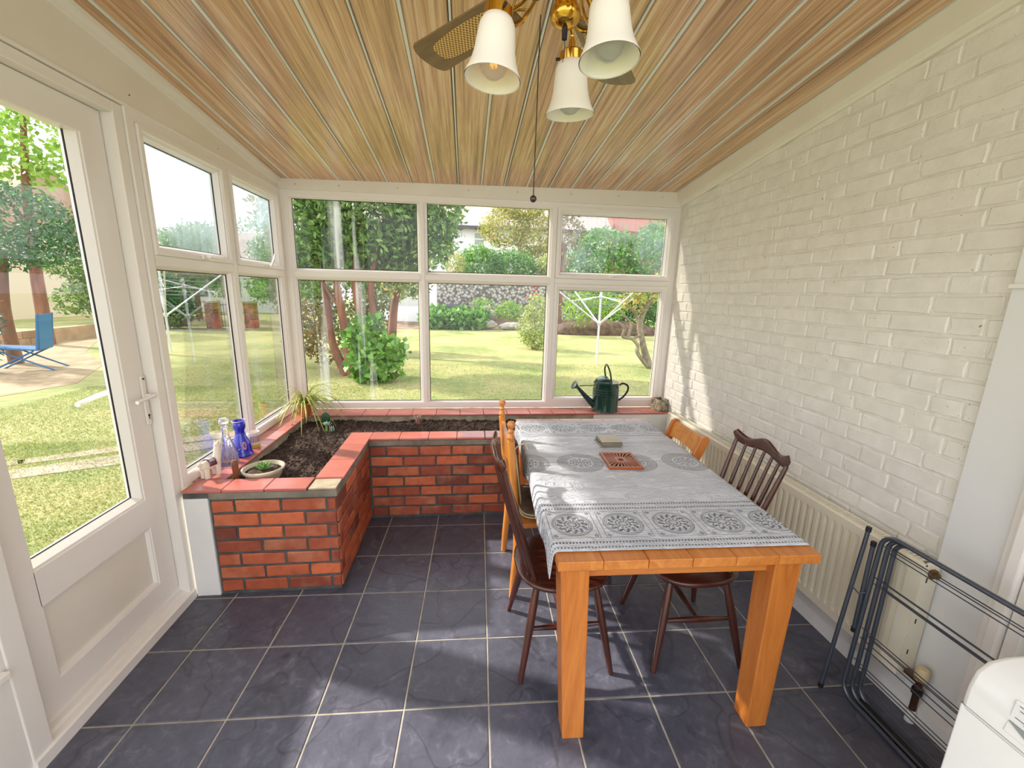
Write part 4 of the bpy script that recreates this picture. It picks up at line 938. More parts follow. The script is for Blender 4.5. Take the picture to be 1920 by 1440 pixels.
# ================================================================== SILL THINGS
CERAMIC = plain('white ceramic', srgb(232, 222, 206), 0.3, coat=0.3)
lm = thing('llama_ornament', 'white ceramic llama ornament with a purple saddle blanket on the window sill', 'ornament', (-1.500, -0.425, ZS), math.radians(68))
body = MB()
rings = []
for k in range(11):
    s = k/10; xx = -0.052+0.104*s; r = 0.030*math.sin(math.pi*min(1, 0.12+0.76*s))**0.5
    rings.append([Vector((xx, r*0.85*math.cos(a), 0.068+r*math.sin(a))) for a in [2*math.pi*q/14 for q in range(14)]])
body.loops(rings)
nk = spline([(0.034, 0, 0.072), (0.046, 0, 0.105), (0.050, 0, 0.140), (0.055, 0, 0.158)], 4); body.tube(nk, [lerp(0.022, 0.015, q/(len(nk)-1)) for q in range(len(nk))], 12)
body.sphere((0.056, 0, 0.160), 0.019, 8, (1.15, 0.9, 0.85)); body.sphere((0.073, 0, 0.156), 0.012, 6, (1.2, 0.8, 0.8))
for sy in (-1, 1): body.tube([(0.050, sy*0.010, 0.168), (0.050, sy*0.014, 0.186)], [0.005, 0.002], 6)
body.sphere((-0.056, 0, 0.082), 0.013, 6)
lb = body.build('body', CERAMIC, lm, smooth='all', local=True)
for sx, sy in ((-0.033, 0.014), (-0.033, -0.014), (0.030, 0.014), (0.030, -0.014)): MB().tube([(sx, sy, 0.058), (sx, sy, 0.02), (sx, sy, 0.0)], [0.016, 0.0125, 0.013], 10).build('leg', CERAMIC, lm, smooth=True, local=True)
bk = MB(); bk.loops([[Vector((xx, 0.0285*math.cos(a), 0.0685+0.0335*math.sin(a))) for a in [math.radians(-8+196*q/16) for q in range(17)]] for xx in (-0.022, 0.018)], close=False, cap=False)
bo = bk.build('blanket', plain('purple glaze', srgb(104, 44, 78), 0.3), lm, smooth='all', local=True); bo.modifiers.new('s', 'SOLIDIFY').thickness = 0.002
bk = MB(); bk.loops([[Vector((xx, 0.0292*math.cos(a), 0.0692+0.0342*math.sin(a))) for a in [math.radians(35+110*q/12) for q in range(13)]] for xx in (-0.016, 0.012)], close=False, cap=False)
bo = bk.build('blanket_patch', plain('white navy glaze', srgb(70, 64, 92), 0.3, c2=srgb(236, 230, 226), scale=60), lm, smooth='all', local=True); bo.modifiers.new('s', 'SOLIDIFY').thickness = 0.002
MB().tube([(0.045+0.0185*math.cos(a)*0.9, 0.0175*math.sin(a), 0.132) for a in [2*math.pi*q/16 for q in range(16)]], 0.0022, 6, closed=True).build('collar', plain('dark glaze', srgb(60, 48, 66), 0.3), lm)
CUT = bpy.data.materials.new('cut crystal'); CUT.use_nodes = True; pb = CUT.node_tree.nodes['Principled BSDF']; pb.inputs['Base Color'].default_value = (0.95, 0.95, 1, 1); pb.inputs['Transmission Weight'].default_value = 0.9; pb.inputs['Roughness'].default_value = 0.08; pb.inputs['IOR'].default_value = 1.45
dc = thing('crystal_decanter', 'clear cut glass decanter with faceted stopper on the window sill', 'decanter', (-1.492, -0.270, ZS))
pr_ = [(0.046, 0.0), (0.050, 0.006), (0.050, 0.03), (0.046, 0.07), (0.036, 0.115), (0.022, 0.155), (0.016, 0.180), (0.016, 0.215), (0.021, 0.222), (0.018, 0.226)]
db = MB().lathe(pr_, (0, 0, 0), 14).build('flask', CUT, dc, local=True)
for k in range(14):
    a = 2*math.pi*k/14
    MB().tube([(0.0505*math.cos(a), 0.0505*math.sin(a), 0.012), (0.047*math.cos(a+0.35), 0.047*math.sin(a+0.35), 0.065), (0.036*math.cos(a+0.6), 0.036*math.sin(a+0.6), 0.112)], 0.0018, 5).build('cut_line', plain('violet cut', srgb(150, 140, 196), 0.2) if k == 0 else bpy.data.materials['violet cut'], db, local=True)
MB().lathe([(0.010, 0.224), (0.012, 0.236), (0.026, 0.252), (0.028, 0.262), (0.020, 0.276), (0.004, 0.280)], (0, 0, 0), 8).build('stopper', CUT, dc, local=True)
COB = plain('cobalt glass', srgb(14, 34, 190), 0.08, coat=0.8)
bv = thing('blue_vase', 'cobalt blue glass vase with enamel flowers on the window sill', 'vase', (-1.490, -0.125, ZS))
MB().lathe([(0.058, 0.0), (0.061, 0.006), (0.058, 0.016), (0.053, 0.030), (0.052, 0.06), (0.043, 0.092), (0.031, 0.120), (0.026, 0.138), (0.025, 0.155), (0.032, 0.172), (0.034, 0.196), (0.030, 0.207), (0.036, 0.216), (0.033, 0.218), (0.026, 0.207), (0.026, 0.19)], (0, 0, 0), 32).build('body', COB, bv, smooth=True, local=True)
MB().tube([(0.0355*math.cos(a), 0.0355*math.sin(a), 0.2165) for a in [2*math.pi*q/24 for q in range(24)]], 0.0025, 6, closed=True).build('rim', plain('lilac rim', srgb(196, 170, 216), 0.3), bv, smooth=True, local=True)
ENM = [plain('pink enamel', srgb(226, 130, 130), 0.4), plain('white enamel', srgb(196, 204, 236), 0.4)]
for q in range(8):
    a0 = -0.75; da = 0.30*math.cos(q*0.785)*0.5; zz = 0.068+0.018*math.sin(q*0.785); r = 0.0505-max(0, zz-0.06)*0.3
    MB().sphere((r*math.cos(a0+da), r*math.sin(a0+da), zz), 0.0065, 5, (0.6, 1, 1.2)).build('flower_petal', ENM[0], bv, local=True)
for q in range(10):
    a0 = -1.9+0.13*q; zz = 0.045+0.012*math.sin(q*1.7); MB().sphere((0.0535*math.cos(a0), 0.0535*math.sin(a0), zz), 0.0035, 4).build('enamel_dot', ENM[1], bv, local=True)
mg = thing('ceramic_mug', 'white candle mug with a yellow base beside the blue vase', 'mug', (-1.482, 0.008, ZS))
MB().lathe([(0.034, 0.022), (0.036, 0.10), (0.0345, 0.101), (0.033, 0.10), (0.031, 0.03)], (0, 0, 0), 28).build('cup', plain('cream glazed mug', srgb(234, 222, 214), 0.35), mg, smooth=True, local=True)
MB().lathe([(0.032, 0.0), (0.0335, 0.004), (0.0342, 0.024)], (0, 0, 0), 28).build('yellow_base', plain('yellow glaze', srgb(206, 190, 84), 0.35), mg, smooth=True, local=True)
for q in range(7):
    a = -1.7+0.26*q; MB().tube([(0.0352*math.cos(a), 0.0352*math.sin(a), 0.038), (0.0358*math.cos(a+0.06), 0.0358*math.sin(a+0.06), 0.08)], 0.0022, 5).build('painted_figure', plain('brown print', srgb(140, 96, 84), 0.5) if q == 0 else bpy.data.materials['brown print'], mg, local=True)
tw = thing('hand_trowel', 'turned wooden trowel handle sticking up from the planter soil', 'trowel', (-1.365, -0.445, 0.555))
MB().lathe([(0.0125, 0.0), (0.0125, 0.05), (0.015, 0.09), (0.0165, 0.125), (0.0155, 0.140), (0.009, 0.147)], (0, 0, 0), 16).build('handle', wood('brown ash', srgb(110, 62, 34), srgb(150, 92, 54), 'z', 18, 0.5), tw, smooth=True, local=True)
MB().lathe([(0.0128, -0.006), (0.0132, 0.012)], (0, 0, 0), 16).build('ferrule', CHROME, tw, smooth=True, local=True)
B((-0.03, -0.003, -0.06), (0.03, 0.003, -0.004)).build('blade', CHROME, tw, local=True, bevel=0.002)

LEAFA = leafmat('succulent green', srgb(84, 150, 60), srgb(150, 200, 110), trans=0.15)
LEAFB = leafmat('blue green succulent', srgb(130, 170, 150), srgb(186, 210, 190), trans=0.1)
def petal(base, d, l, wd, curl=0.3, thick=0.0025):
    d = Vector(d).normalized(); sd_ = d.cross(Vector((0, 0, 1)))
    if sd_.length < 0.05: sd_ = Vector((1, 0, 0))
    sd_.normalize(); upn = sd_.cross(d).normalized(); rings = []
    for s in (0, 0.25, 0.55, 0.8, 1.0):
        wv = wd*math.sin(math.pi*min(0.97, 0.18+0.80*s)); c = Vector(base)+d*l*s+upn*curl*l*s*s
        rings.append([c-sd_*wv, c-upn*thick, c+sd_*wv, c+upn*thick])
    return MB().loops(rings)
def succulent(t, c, n, l, wd, mat, tiers=3):
    for k in range(n):
        a = k*2.399; e = 0.25+1.1*(k/n)
        petal(c, (math.cos(a)*math.cos(e), math.sin(a)*math.cos(e), math.sin(e)), l*(1.1-0.5*k/n), wd, 0.15).build('leaf', mat, t, smooth='all')
pot = thing('succulent_bowl', 'shallow cream pot with a green rosette succulent in the planter', 'potted plant', (-1.262, -0.362, 0.545))
MB().lathe([(0.070, 0.0), (0.088, 0.03), (0.095, 0.055), (0.106, 0.065), (0.108, 0.078), (0.100, 0.082), (0.095, 0.072), (0.090, 0.055)], (0, 0, 0), 36).build('bowl', plain('cream stoneware', srgb(222, 212, 188), 0.4, c2=srgb(206, 194, 168), scale=10), pot, smooth=True, local=True)
MB().lathe([(0.094, 0.058), (0.05, 0.066), (0.001, 0.068)], (0, 0, 0), 24).build('compost', SOIL, pot, smooth='all', local=True)
succulent(pot, Vector((-1.262, -0.362, 0.610)), 24, 0.055, 0.012, LEAFA)
ds = thing('young_succulent', 'small pale blue green succulent rooted in the planter soil', 'plant', (-1.180, 0.455, 0.56))
MB().tube([(-1.180, 0.455, 0.555), (-1.178, 0.455, 0.600)], 0.008, 8).build('stem', LEAFA, ds); succulent(ds, Vector((-1.178, 0.455, 0.600)), 16, 0.040, 0.011, LEAFB)
for q in range(3): petal((-1.15+0.015*q, 0.42+0.01*q, 0.56), (0.4*math.cos(q*2), 0.4*math.sin(q*2), 1), 0.045, 0.012).build('leaf', LEAFB, ds, smooth='all')
pc = thing('paddle_cactus', 'single dark green round cactus pad standing in the planter soil', 'plant', (-1.215, 0.56, 0.57))
MB().sphere((0, 0, 0.060), 0.036, 12, (0.95, 0.32, 1.15)).build('pad', plain('cactus green', srgb(34, 84, 52), 0.5), pc, smooth='all', local=True)
rp = thing('bronze_seedling', 'small pale leaved seedling tied to a terracotta stake in the planter', 'plant', (-0.520, 0.600, 0.56))
B((-0.016, 0.022, -0.03), (0.016, 0.030, 0.075)).build('stake', TERRA, rp, local=True, bevel=0.003)
for q in range(14):
    a = q*2.4; petal((-0.52, 0.60, 0.575+0.003*q), (math.cos(a), math.sin(a), 0.55), 0.05, 0.009).build('leaf', leafmat('bronze leaf', srgb(150, 110, 92), srgb(214, 196, 176), trans=0.1) if q == 0 else bpy.data.materials['bronze leaf'], rp, smooth='all')
# spider plant
spd = thing('spider_plant', 'spider plant with long arching yellow green leaves in the window corner', 'potted plant', (-1.415, 0.690, ZS))
MB().lathe([(0.042, 0.0), (0.058, 0.085), (0.063, 0.087), (0.063, 0.105), (0.057, 0.106), (0.054, 0.09)], (0, 0, 0), 26).build('pot', plain('terracotta pot', srgb(190, 104, 62), 0.7), spd, smooth=True, local=True)
MB().lathe([(0.055, 0.085), (0.001, 0.09)], (0, 0, 0), 20).build('compost', SOIL, spd, local=True)
SPL = leafmat('spider leaf', srgb(150, 176, 70), srgb(206, 210, 110), srgb(226, 220, 170), 0.3)
rs = random.Random(11)
for q in range(78):
    a = rs.uniform(-2.2, 0.95) if q < 68 else rs.uniform(0, 6.28); l = rs.uniform(0.20, 0.38); e = rs.uniform(0.7, 1.4)
    h = Vector((math.cos(a), math.sin(a), 0)); p0 = Vector((0.015*math.cos(a), 0.015*math.sin(a), 0.092)); sd_ = Vector((-math.sin(a), math.cos(a), 0)); rings = []
    for k in range(9):
        s = k/8; r = l*(math.cos(e)*s+0.45*s*s); zz = l*(math.sin(e)*1.25*s-1.55*s*s*(0.75+0.25*math.sin(q)))
        c = p0+h*r*0.85+Vector((0, 0, zz)); wv = 0.0075*(1-0.85*s)+0.0008
        rings.append([c-sd_*wv, c+Vector((0, 0, -0.0015)), c+sd_*wv, c+Vector((0, 0, 0.0008))])
    for r_ in rings:
        for p in r_:
            if p.x < -0.125: p.x = -0.125
            if p.y > 0.185: p.y = 0.185
            if p.z < 0.004 and (p.x < 0.01 or p.y > 0.015): p.z = 0.004
    MB().loops(rings).build('leaf', SPL, spd, smooth='all', local=True)
# candle holder
chd = thing('candle_holder', 'square mottled glass candle holder at the right end of the window sill', 'candle holder', (1.612, 0.795, ZS), 0.25)
MOT = plain('mottled mosaic glass', srgb(70, 66, 60), 0.25, c2=srgb(190, 180, 150), scale=28, coat=0.4)
for k in range(4):
    Rm = Matrix.Rotation(k*math.pi/2, 4, 'Z'); MB().box((-0.052, -0.052, 0), (0.047, -0.046, 0.108), Rm).build('glass_side', MOT, chd, local=True, bevel=0.002)
B((-0.047, -0.047, 0), (0.047, 0.047, 0.006)).build('base', MOT, chd, local=True)
MB().lathe([(0.030, 0.006), (0.030, 0.045), (0.001, 0.046)], (0, 0, 0), 18).build('candle', plain('wax', srgb(226, 216, 190), 0.5, sub=0.2), chd, local=True)

# ================================================================== GARDEN
GZ = -0.12
def mat_lawn():
    m, t, b = new_mat('lawn'); v = coords(t); n1 = X(t, noise(t, v, 0.55, 4)); n2 = X(t, noise(t, v, 6, 5, 0.7)); n3 = X(t, noise(t, coords(t, (1, 2.2, 1)), 42, 4, 0.7))
    c = ramp(t, n1*0.55+n2*0.3+n3*0.25, [(0.38, srgb(104, 124, 66)), (0.50, srgb(140, 150, 88)), (0.62, srgb(172, 166, 112)), (0.75, srgb(188, 174, 132))])
    t.links.new(c, b.inputs['Base Color']); b.inputs['Roughness'].default_value = 0.9; bump(t, b, n3.s, 0.6, 0.03); return m
lawn = tag(B((-60, -14, GZ-0.3), (60, 75, GZ)).build('lawn', mat_lawn()), 'sunlit lawn stretching across the garden', 'lawn', kind='structure')
# grass blades near the room
def blades(n, regs):
    P = []
    for k in range(n):
        x0, x1, y0, y1 = regs[k % len(regs)]; P.append((rng.uniform(x0, x1), rng.uniform(y0, y1)))
    P = np.array(P); nn = np.array([mnoise.noise((p[0]*0.8, p[1]*0.8, 1)) for p in P]); P = P[nn > -0.75]; n = len(P)
    a = rng.uniform(0, 6.28, n); h = rng.uniform(0.006, 0.028, n); wd = rng.uniform(0.003, 0.006, n); ln = rng.uniform(-0.03, 0.03, (n, 2))
    V = np.zeros((n, 3, 3)); V[:, 0, 0] = P[:, 0]-np.cos(a)*wd; V[:, 0, 1] = P[:, 1]-np.sin(a)*wd; V[:, 1, 0] = P[:, 0]+np.cos(a)*wd; V[:, 1, 1] = P[:, 1]+np.sin(a)*wd
    V[:, 2, :2] = P+ln; V[:, :2, 2] = GZ-0.002; V[:, 2, 2] = GZ+h
    return raw_mesh('grass_blades', V.reshape(-1, 3), np.arange(3*n).reshape(-1, 3))
def raw_mesh(name, V, F):
    me = bpy.data.meshes.new(name); k = F.shape[1]
    me.vertices.add(len(V)); me.vertices.foreach_set('co', V.astype(np.float32).ravel())
    me.loops.add(F.size); me.loops.foreach_set('vertex_index', F.astype(np.int32).ravel())
    me.polygons.add(len(F)); me.polygons.foreach_set('loop_start', np.arange(0, F.size, k, dtype=np.int32)); me.polygons.foreach_set('loop_total', np.full(len(F), k, dtype=np.int32))
    me.update(); me.validate(); return me
GRASSB = leafmat('grass blade', srgb(116, 142, 70), srgb(172, 178, 104), srgb(204, 190, 138), 0.3)
tag(link('lawn_grass', blades(150000, [(-5.0, -1.75, -1.2, 2.2), (-6.5, -1.75, 1.5, 5.0), (-6, 5.5, 3.5, 7.5)]), GRASSB), 'short sun bleached grass blades on the near lawn', 'grass', kind='stuff')
# path
PATHM = plain('worn concrete path', srgb(172, 160, 140), 0.9, c2=srgb(140, 128, 108), scale=5, bmp=0.2, bscale=30)
path = tag(thing('garden_path', 'worn pale concrete garden path crossing the lawn outside the door', 'path', (-4.0, 1.7, GZ)), kind='structure')
pd = Vector((0.887, 0.462, 0)).normalized(); pn = Vector((-pd.y, pd.x, 0))
for k in range(9):
    for s, wd in ((0.16, 0.20), (-0.20, 0.24)):
        c = Vector((-3.95, 1.70, GZ))+pd*(k*0.92-3.7)+pn*s; a, b_ = pd*0.44, pn*wd*0.5
        j = lambda: Vector((random.uniform(-0.06, 0.06), random.uniform(-0.06, 0.06), 0))
        q = [c-a-b_+j(), c+a-b_+j(), c+a+b_+j(), c-a+b_+j()]
        MB().hexa([p-Vector((0, 0, 0.02)) for p in q]+[p+Vector((0, 0, 0.008)) for p in q]).build('slab', PATHM, path)
PAVEM = plain('dry paving', srgb(172, 152, 120), 0.9, c2=srgb(136, 118, 92), scale=3, bmp=0.2, bscale=20)
pv = tag(MB().prism([(-7.2, 4.3), (-6.9, 5.2), (-8.0, 7.2), (-9.8, 9.0), (-11.8, 12.0), (-16, 14), (-20, 8), (-14, 2.0)], lambda a, b: (a, b, GZ-0.02), lambda a, b: (a, b, GZ+0.006)).build('dry_ground', PAVEM), 'dry brown paved ground under the blue garden chair', 'paving', kind='structure')
tag(MB().prism([(-13.5, 13.6), (-9.0, 15.2), (-8.8, 16.0), (-13.8, 14.6)], lambda a, b: (a, b, GZ-0.02), lambda a, b: (a, b, GZ+0.006)).build('drive', plain('grey drive', srgb(150, 148, 146), 0.9, c2=srgb(128, 126, 124), scale=4)), 'grey drive before the garden gate', 'path', kind='structure')

def leaves(blobs, n, size, aspect=0.42, shell=0.55, droop=0.0):
    vol = np.array([b[3]*b[4]*b[5] for b in blobs]); cnt = np.maximum(20, (vol/vol.sum()*n)).astype(int); C = []
    for b, k in zip(blobs, cnt):
        d = rng.normal(size=(k, 3)); d /= np.linalg.norm(d, axis=1)[:, None]
        r = (shell+(1-shell)*rng.uniform(0, 1, k)**0.6)*rng.uniform(0.82, 1.1, k)
        q = d*r[:, None]*np.array(b[3:6])+np.array(b[0:3]); C.append(q)
    C = np.concatenate(C); C = C[C[:, 2] > GZ+0.02]; k = len(C)
    d = rng.normal(size=(k, 3)); d[:, 2] -= droop; d /= np.linalg.norm(d, axis=1)[:, None]
    u = np.cross(d, rng.normal(size=(k, 3))); u /= np.linalg.norm(u, axis=1)[:, None]; nn = np.cross(d, u)
    s = size*rng.uniform(0.6, 1.25, k)[:, None]
    V = np.stack([C, C+d*s*0.5+u*s*aspect*0.5+nn*s*0.06, C+d*s, C+d*s*0.5-u*s*aspect*0.5+nn*s*0.06], 1)
    return V.reshape(-1, 3), np.arange(4*k).reshape(-1, 4)
def plant(name, label, cat, base, blobs, n, size, mat, trunks=(), tmat=None, group=None, aspect=0.42, shell=0.55, droop=0.0):
    t = thing(name, label, cat, base, 0, group); V, F = leaves(blobs, n, size, aspect, shell, droop)
    tag(link('foliage', raw_mesh('foliage', V-np.array(base), F), mat, t), kind='stuff')
    for pts, r0, r1 in trunks:
        sp = spline(pts, 5); MB().tube(sp, [lerp(r0, r1, i/(len(sp)-1)) for i in range(len(sp))], 10).build('trunk', tmat or BARK, t, smooth=True)
    return t
LAUREL = leafmat('laurel leaf', srgb(52, 92, 36), srgb(128, 168, 82), srgb(190, 206, 140), 0.35)
SHRUB = leafmat('bright shrub leaf', srgb(60, 116, 40), srgb(132, 182, 84), trans=0.35)
LIME = leafmat('lime shrub leaf', srgb(96, 150, 44), srgb(164, 200, 84), trans=0.35)
GOLD = leafmat('golden leaf', srgb(122, 138, 62), srgb(196, 192, 104), srgb(218, 182, 112), 0.4)
DARKLEAF = leafmat('dark hedge leaf', srgb(30, 76, 40), srgb(72, 128, 64), trans=0.25)
TEAL = leafmat('blue conifer needles', srgb(44, 84, 76), srgb(92, 130, 112), trans=0.2)
PALE = leafmat('pale rose leaf', srgb(120, 150, 70), srgb(196, 204, 130), trans=0.35)
RUST2 = leafmat('dull green leaf', srgb(84, 96, 50), srgb(140, 146, 84), trans=0.3)
RUST = leafmat('brownish leaf', srgb(96, 80, 46), srgb(150, 130, 80), trans=0.3)
plant('laurel_tree', 'many stemmed laurel tree filling the left garden pane', 'tree', (-2.4, 6.0, GZ),
      [(-2.1, 6.4, 3.2, 1.5, 1.2, 1.15), (-3.15, 6.2, 2.9, 0.95, 0.9, 1.05), (-0.95, 6.4, 3.2, 0.82, 0.8, 1.0), (-1.9, 6.5, 4.4, 1.5, 1.2, 1.0), (-0.75, 6.3, 2.5, 0.42, 0.45, 0.45), (-3.4, 6.3, 1.75, 0.35, 0.4, 0.40), (-1.65, 6.7, 2.1, 0.75, 0.5, 0.4), (-1.2, 6.5, 1.85, 0.35, 0.3, 0.45), (-2.3, 6.8, 2.4, 1.2, 0.7, 0.7)], 26000, 0.145, LAUREL,
      [([(-2.58, 6.05, GZ), (-2.86, 6.2, 0.53), (-2.95, 6.3, 1.4), (-3.2, 6.3, 2.6)], 0.10, 0.04), ([(-2.50, 6.05, GZ), (-2.60, 6.2, 0.8), (-2.66, 6.2, 1.3), (-2.69, 6.2, 1.9), (-2.5, 6.3, 3.2)], 0.10, 0.05), ([(-2.66, 6.2, 1.25), (-2.85, 6.2, 1.5), (-3.1, 6.2, 2.0)], 0.045, 0.02),
       ([(-2.38, 6.15, GZ), (-2.32, 6.2, 0.7), (-2.30, 6.2, 1.1), (-2.37, 6.3, 1.9), (-2.2, 6.4, 3.3)], 0.10, 0.05), ([(-2.25, 6.2, GZ), (-2.02, 6.2, 0.8), (-2.03, 6.2, 1.8), (-1.7, 6.3, 3.1)], 0.09, 0.04)], BARK)
plant('slender_tree', 'single trunked tree just behind the many stemmed laurel', 'tree', (-2.12, 8.6, GZ), [(-1.75, 8.5, 2.15, 0.75, 0.6, 0.75), (-1.6, 8.5, 1.75, 0.45, 0.4, 0.35)], 900, 0.15, GOLD,
      [([(-2.12, 8.6, GZ), (-2.06, 8.6, 0.6), (-1.98, 8.6, 1.25), (-1.8, 8.6, 2.0)], 0.13, 0.08)], BARK)
plant('leafy_shrub', 'broad leaved green shrub growing at the foot of the laurel', 'shrub', (-1.95, 5.35, GZ), [(-1.85, 5.35, 0.22, 0.55, 0.35, 0.40), (-2.05, 5.6, 0.75, 0.42, 0.3, 0.42), (-1.55, 5.4, 0.45, 0.35, 0.3, 0.3)], 900, 0.15, SHRUB, aspect=0.85)
plant('backing_shrub', 'dull green shrub filling the gap behind the laurel trunks', 'shrub', (-3.4, 9.6, GZ), [(-3.5, 9.6, 1.0, 0.95, 0.5, 1.1), (-2.75, 9.8, 1.3, 0.55, 0.4, 1.3), (-4.6, 9.8, 1.2, 0.8, 0.5, 1.2)], 2600, 0.16, RUST2, aspect=0.6)
plant('scrubby_shrub', 'sparse brownish shrub left of the laurel trunks', 'shrub', (-3.55, 6.7, GZ), [(-3.55, 6.7, 0.75, 0.48, 0.4, 0.65), (-3.2, 6.7, 0.35, 0.4, 0.3, 0.4)], 900, 0.10, RUST, aspect=0.6)
plant('rose_bush', 'tall rose bush with red blooms on the lawn', 'shrub', (2.02, 10.35, GZ), [(1.95, 10.35, 0.55, 0.50, 0.45, 0.65), (2.05, 10.3, 1.15, 0.36, 0.35, 0.5), (2.1, 10.3, 0.25, 0.45, 0.4, 0.4)], 1700, 0.10, PALE, [([(2.0, 10.35, GZ), (2.02, 10.35, 0.7), (1.95, 10.3, 1.5)], 0.02, 0.008)], GREYBARK, aspect=0.7)
rbush = bpy.data.objects['rose_bush']; REDF = plain('red rose', srgb(226, 70, 84), 0.6)
for fx, fy, fz in ((1.93, 10.2, 1.72), (2.0, 10.2, 1.60), (1.72, 10.2, 1.50), (1.98, 10.25, 1.84)):
    mb = MB()
    for q in range(9): mb.sphere((fx+0.035*math.cos(q*2.4)*(q/9), fy+0.035*math.sin(q*2.4)*(q/9), fz-0.012*(q/9)), 0.035, 4, (1, 1, 0.7))
    mb.build('bloom', REDF, rbush, smooth='all')

# far bed, rubble wall, garden walls
bed = tag(MB().hexa([(-4.2, 16.6, GZ), (6.0, 18.5, GZ), (6.5, 21, GZ), (-4.2, 20.5, GZ), (-4.2, 17.4, GZ+0.02), (6.0, 19.2, 0.05), (6.5, 21, 0.75), (-4.2, 20.5, 0.75)]).build('flower_bed', plain('dry bed soil', srgb(150, 128, 100), 0.95, c2=srgb(104, 88, 68), scale=2)), 'raised earth flower bed at the far end of the lawn', 'bed', kind='structure')
def mat_rubble():
    m, t, b = new_mat('flint rubble'); v = coords(t); vo = t.nodes.new('ShaderNodeTexVoronoi'); vo.inputs['Scale'].default_value = 7; t.links.new(v, vo.inputs['Vector']); f = X(t, vo.outputs['Distance'])
    c = ramp(t, f, [(0.1, srgb(206, 202, 190)), (0.4, srgb(168, 164, 154)), (0.68, srgb(96, 92, 86))]); t.links.new(c, b.inputs['Base Color']); b.inputs['Roughness'].default_value = 0.9; bump(t, b, f.s, -1.0, 0.08); return m
rw = tag(MB().box((-1.9, 19.6, 0.0), (7.5, 19.95, 2.15)).build('rubble_wall', mat_rubble()), 'grey flint rubble wall across the end of the garden', 'wall')
STONE = plain('pale rockery stone', srgb(186, 178, 164), 0.9, c2=srgb(140, 134, 122), scale=3, bmp=0.5, bscale=8)
gw = thing('white_garden_wall', 'low white rendered garden wall with end pier behind the laurel', 'wall', (-3.0, 18.4, GZ))
WREN = plain('white render outside', srgb(226, 228, 232), 0.8)
B((-4.3, 18.3, GZ), (-1.95, 18.5, 0.85)).build('wall_run', WREN, gw); B((-1.95, 18.1, GZ), (-1.55, 18.6, 2.05)).build('end_pier', WREN, gw, bevel=0.02)
rk_l = ['flat pale rockery stone at the bed edge', 'long pale stone at the bed edge beside the rose bush', 'rounded grey rock behind the bed edge', 'small brown stone higher in the bed']
for k, (x_, y_, z_, a_, b_, c_) in enumerate(((0.95, 17.3, 0.12, 0.40, 0.3, 0.20), (2.05, 17.3, 0.05, 0.62, 0.3, 0.20), (1.1, 18.2, 0.55, 0.3, 0.25, 0.22), (0.85, 18.6, 0.85, 0.35, 0.2, 0.12))):
    mb = MB().sphere((0, 0, 0), 1.0, 6); rr = random.Random(k)
    mb.v = [(p[0]*a_*(1+rr.uniform(-.15, .15)), p[1]*b_*(1+rr.uniform(-.15, .15)), p[2]*c_*(1+rr.uniform(-.15, .15))) for p in mb.v]
    o = mb.build('rockery_stone', STONE); o.location = (x_, y_, z_); tag(o, rk_l[k], 'rock', 'rockery stones in the far bed')
bn = thing('black_planter_barrel', 'black barrel lying on its side against the rubble wall', 'barrel', (-1.05, 19.1, 0.72))
MB().lathe([(0.24, -0.55), (0.27, -0.52), (0.27, 0.52), (0.24, 0.55)], (0, 0, 0), 24, m=Matrix.Rotation(math.pi/2, 4, 'Y')).build('drum', plain('black plastic', srgb(52, 56, 64), 0.4), bn, smooth=True, local=True)
for q in (-0.53, 0.53): MB().tube([(q, 0.275*math.cos(a), 0.275*math.sin(a)) for a in [6.283*k/20 for k in range(20)]], 0.02, 6, closed=True).build('rim', BLACK, bn, local=True)
for k, (x_, n_, l_) in enumerate(((-1.7, 700, 'leftmost clump of broad green leaves in the far bed'), (-0.7, 800, 'middle clump of broad green leaves in the far bed'), (0.25, 700, 'rightmost clump of broad green leaves in the far bed'))):
    plant('bed_plant', l_, 'plant', (x_, 17.0, GZ), [(x_, 17.0, 0.32, 0.62, 0.4, 0.45), (x_+0.3, 17.5, 0.55, 0.5, 0.4, 0.42)], n_, 0.22, SHRUB, group='broad leaved plants in the far bed', aspect=0.8)
plant('lime_bush', 'lime green bush between the rocks and the rose bush', 'shrub', (2.1, 18.3, 0.1), [(2.0, 18.2, 0.75, 0.75, 0.5, 0.5), (0.7, 18.9, 0.95, 0.6, 0.4, 0.4)], 900, 0.18, LIME)
plant('wall_hedge', 'green hedge growing along the top of the rubble wall', 'hedge', (0.8, 20.6, 0.5), [(0.2, 20.5, 2.1, 1.1, 0.5, 0.45), (1.6, 20.5, 2.0, 0.9, 0.5, 0.4), (3.2, 20.6, 2.2, 1.3, 0.5, 0.35)], 1600, 0.2, SHRUB)
plant('round_bush', 'big rounded green bush beyond the rubble wall', 'shrub', (1.5, 22.3, GZ), [(0.7, 22.3, 3.0, 1.5, 1.0, 1.25), (2.6, 22.3, 2.9, 1.5, 1.0, 1.15)], 7000, 0.22, SHRUB)
plant('silver_bush', 'pale green bush beyond the wall left of the window frame', 'shrub', (4.4, 22.0, GZ), [(4.9, 22.0, 2.9, 1.0, 0.9, 1.0)], 2600, 0.22, PALE)
plant('golden_tree', 'yellow green tree in front of the white house', 'tree', (3.0, 25.0, GZ), [(2.4, 25.0, 5.6, 1.7, 1.3, 1.3), (4.3, 25.0, 5.2, 1.6, 1.3, 1.6), (3.3, 25.0, 7.2, 2.0, 1.4, 1.1), (1.3, 25.0, 5.4, 0.6, 0.6, 0.5), (4.6, 25.0, 3.8, 1.2, 1.0, 0.9)], 6500, 0.25, GOLD, [([(3.0, 25, GZ), (3.1, 25, 2.5), (3.4, 25, 5.5)], 0.18, 0.07)], GREYBARK)
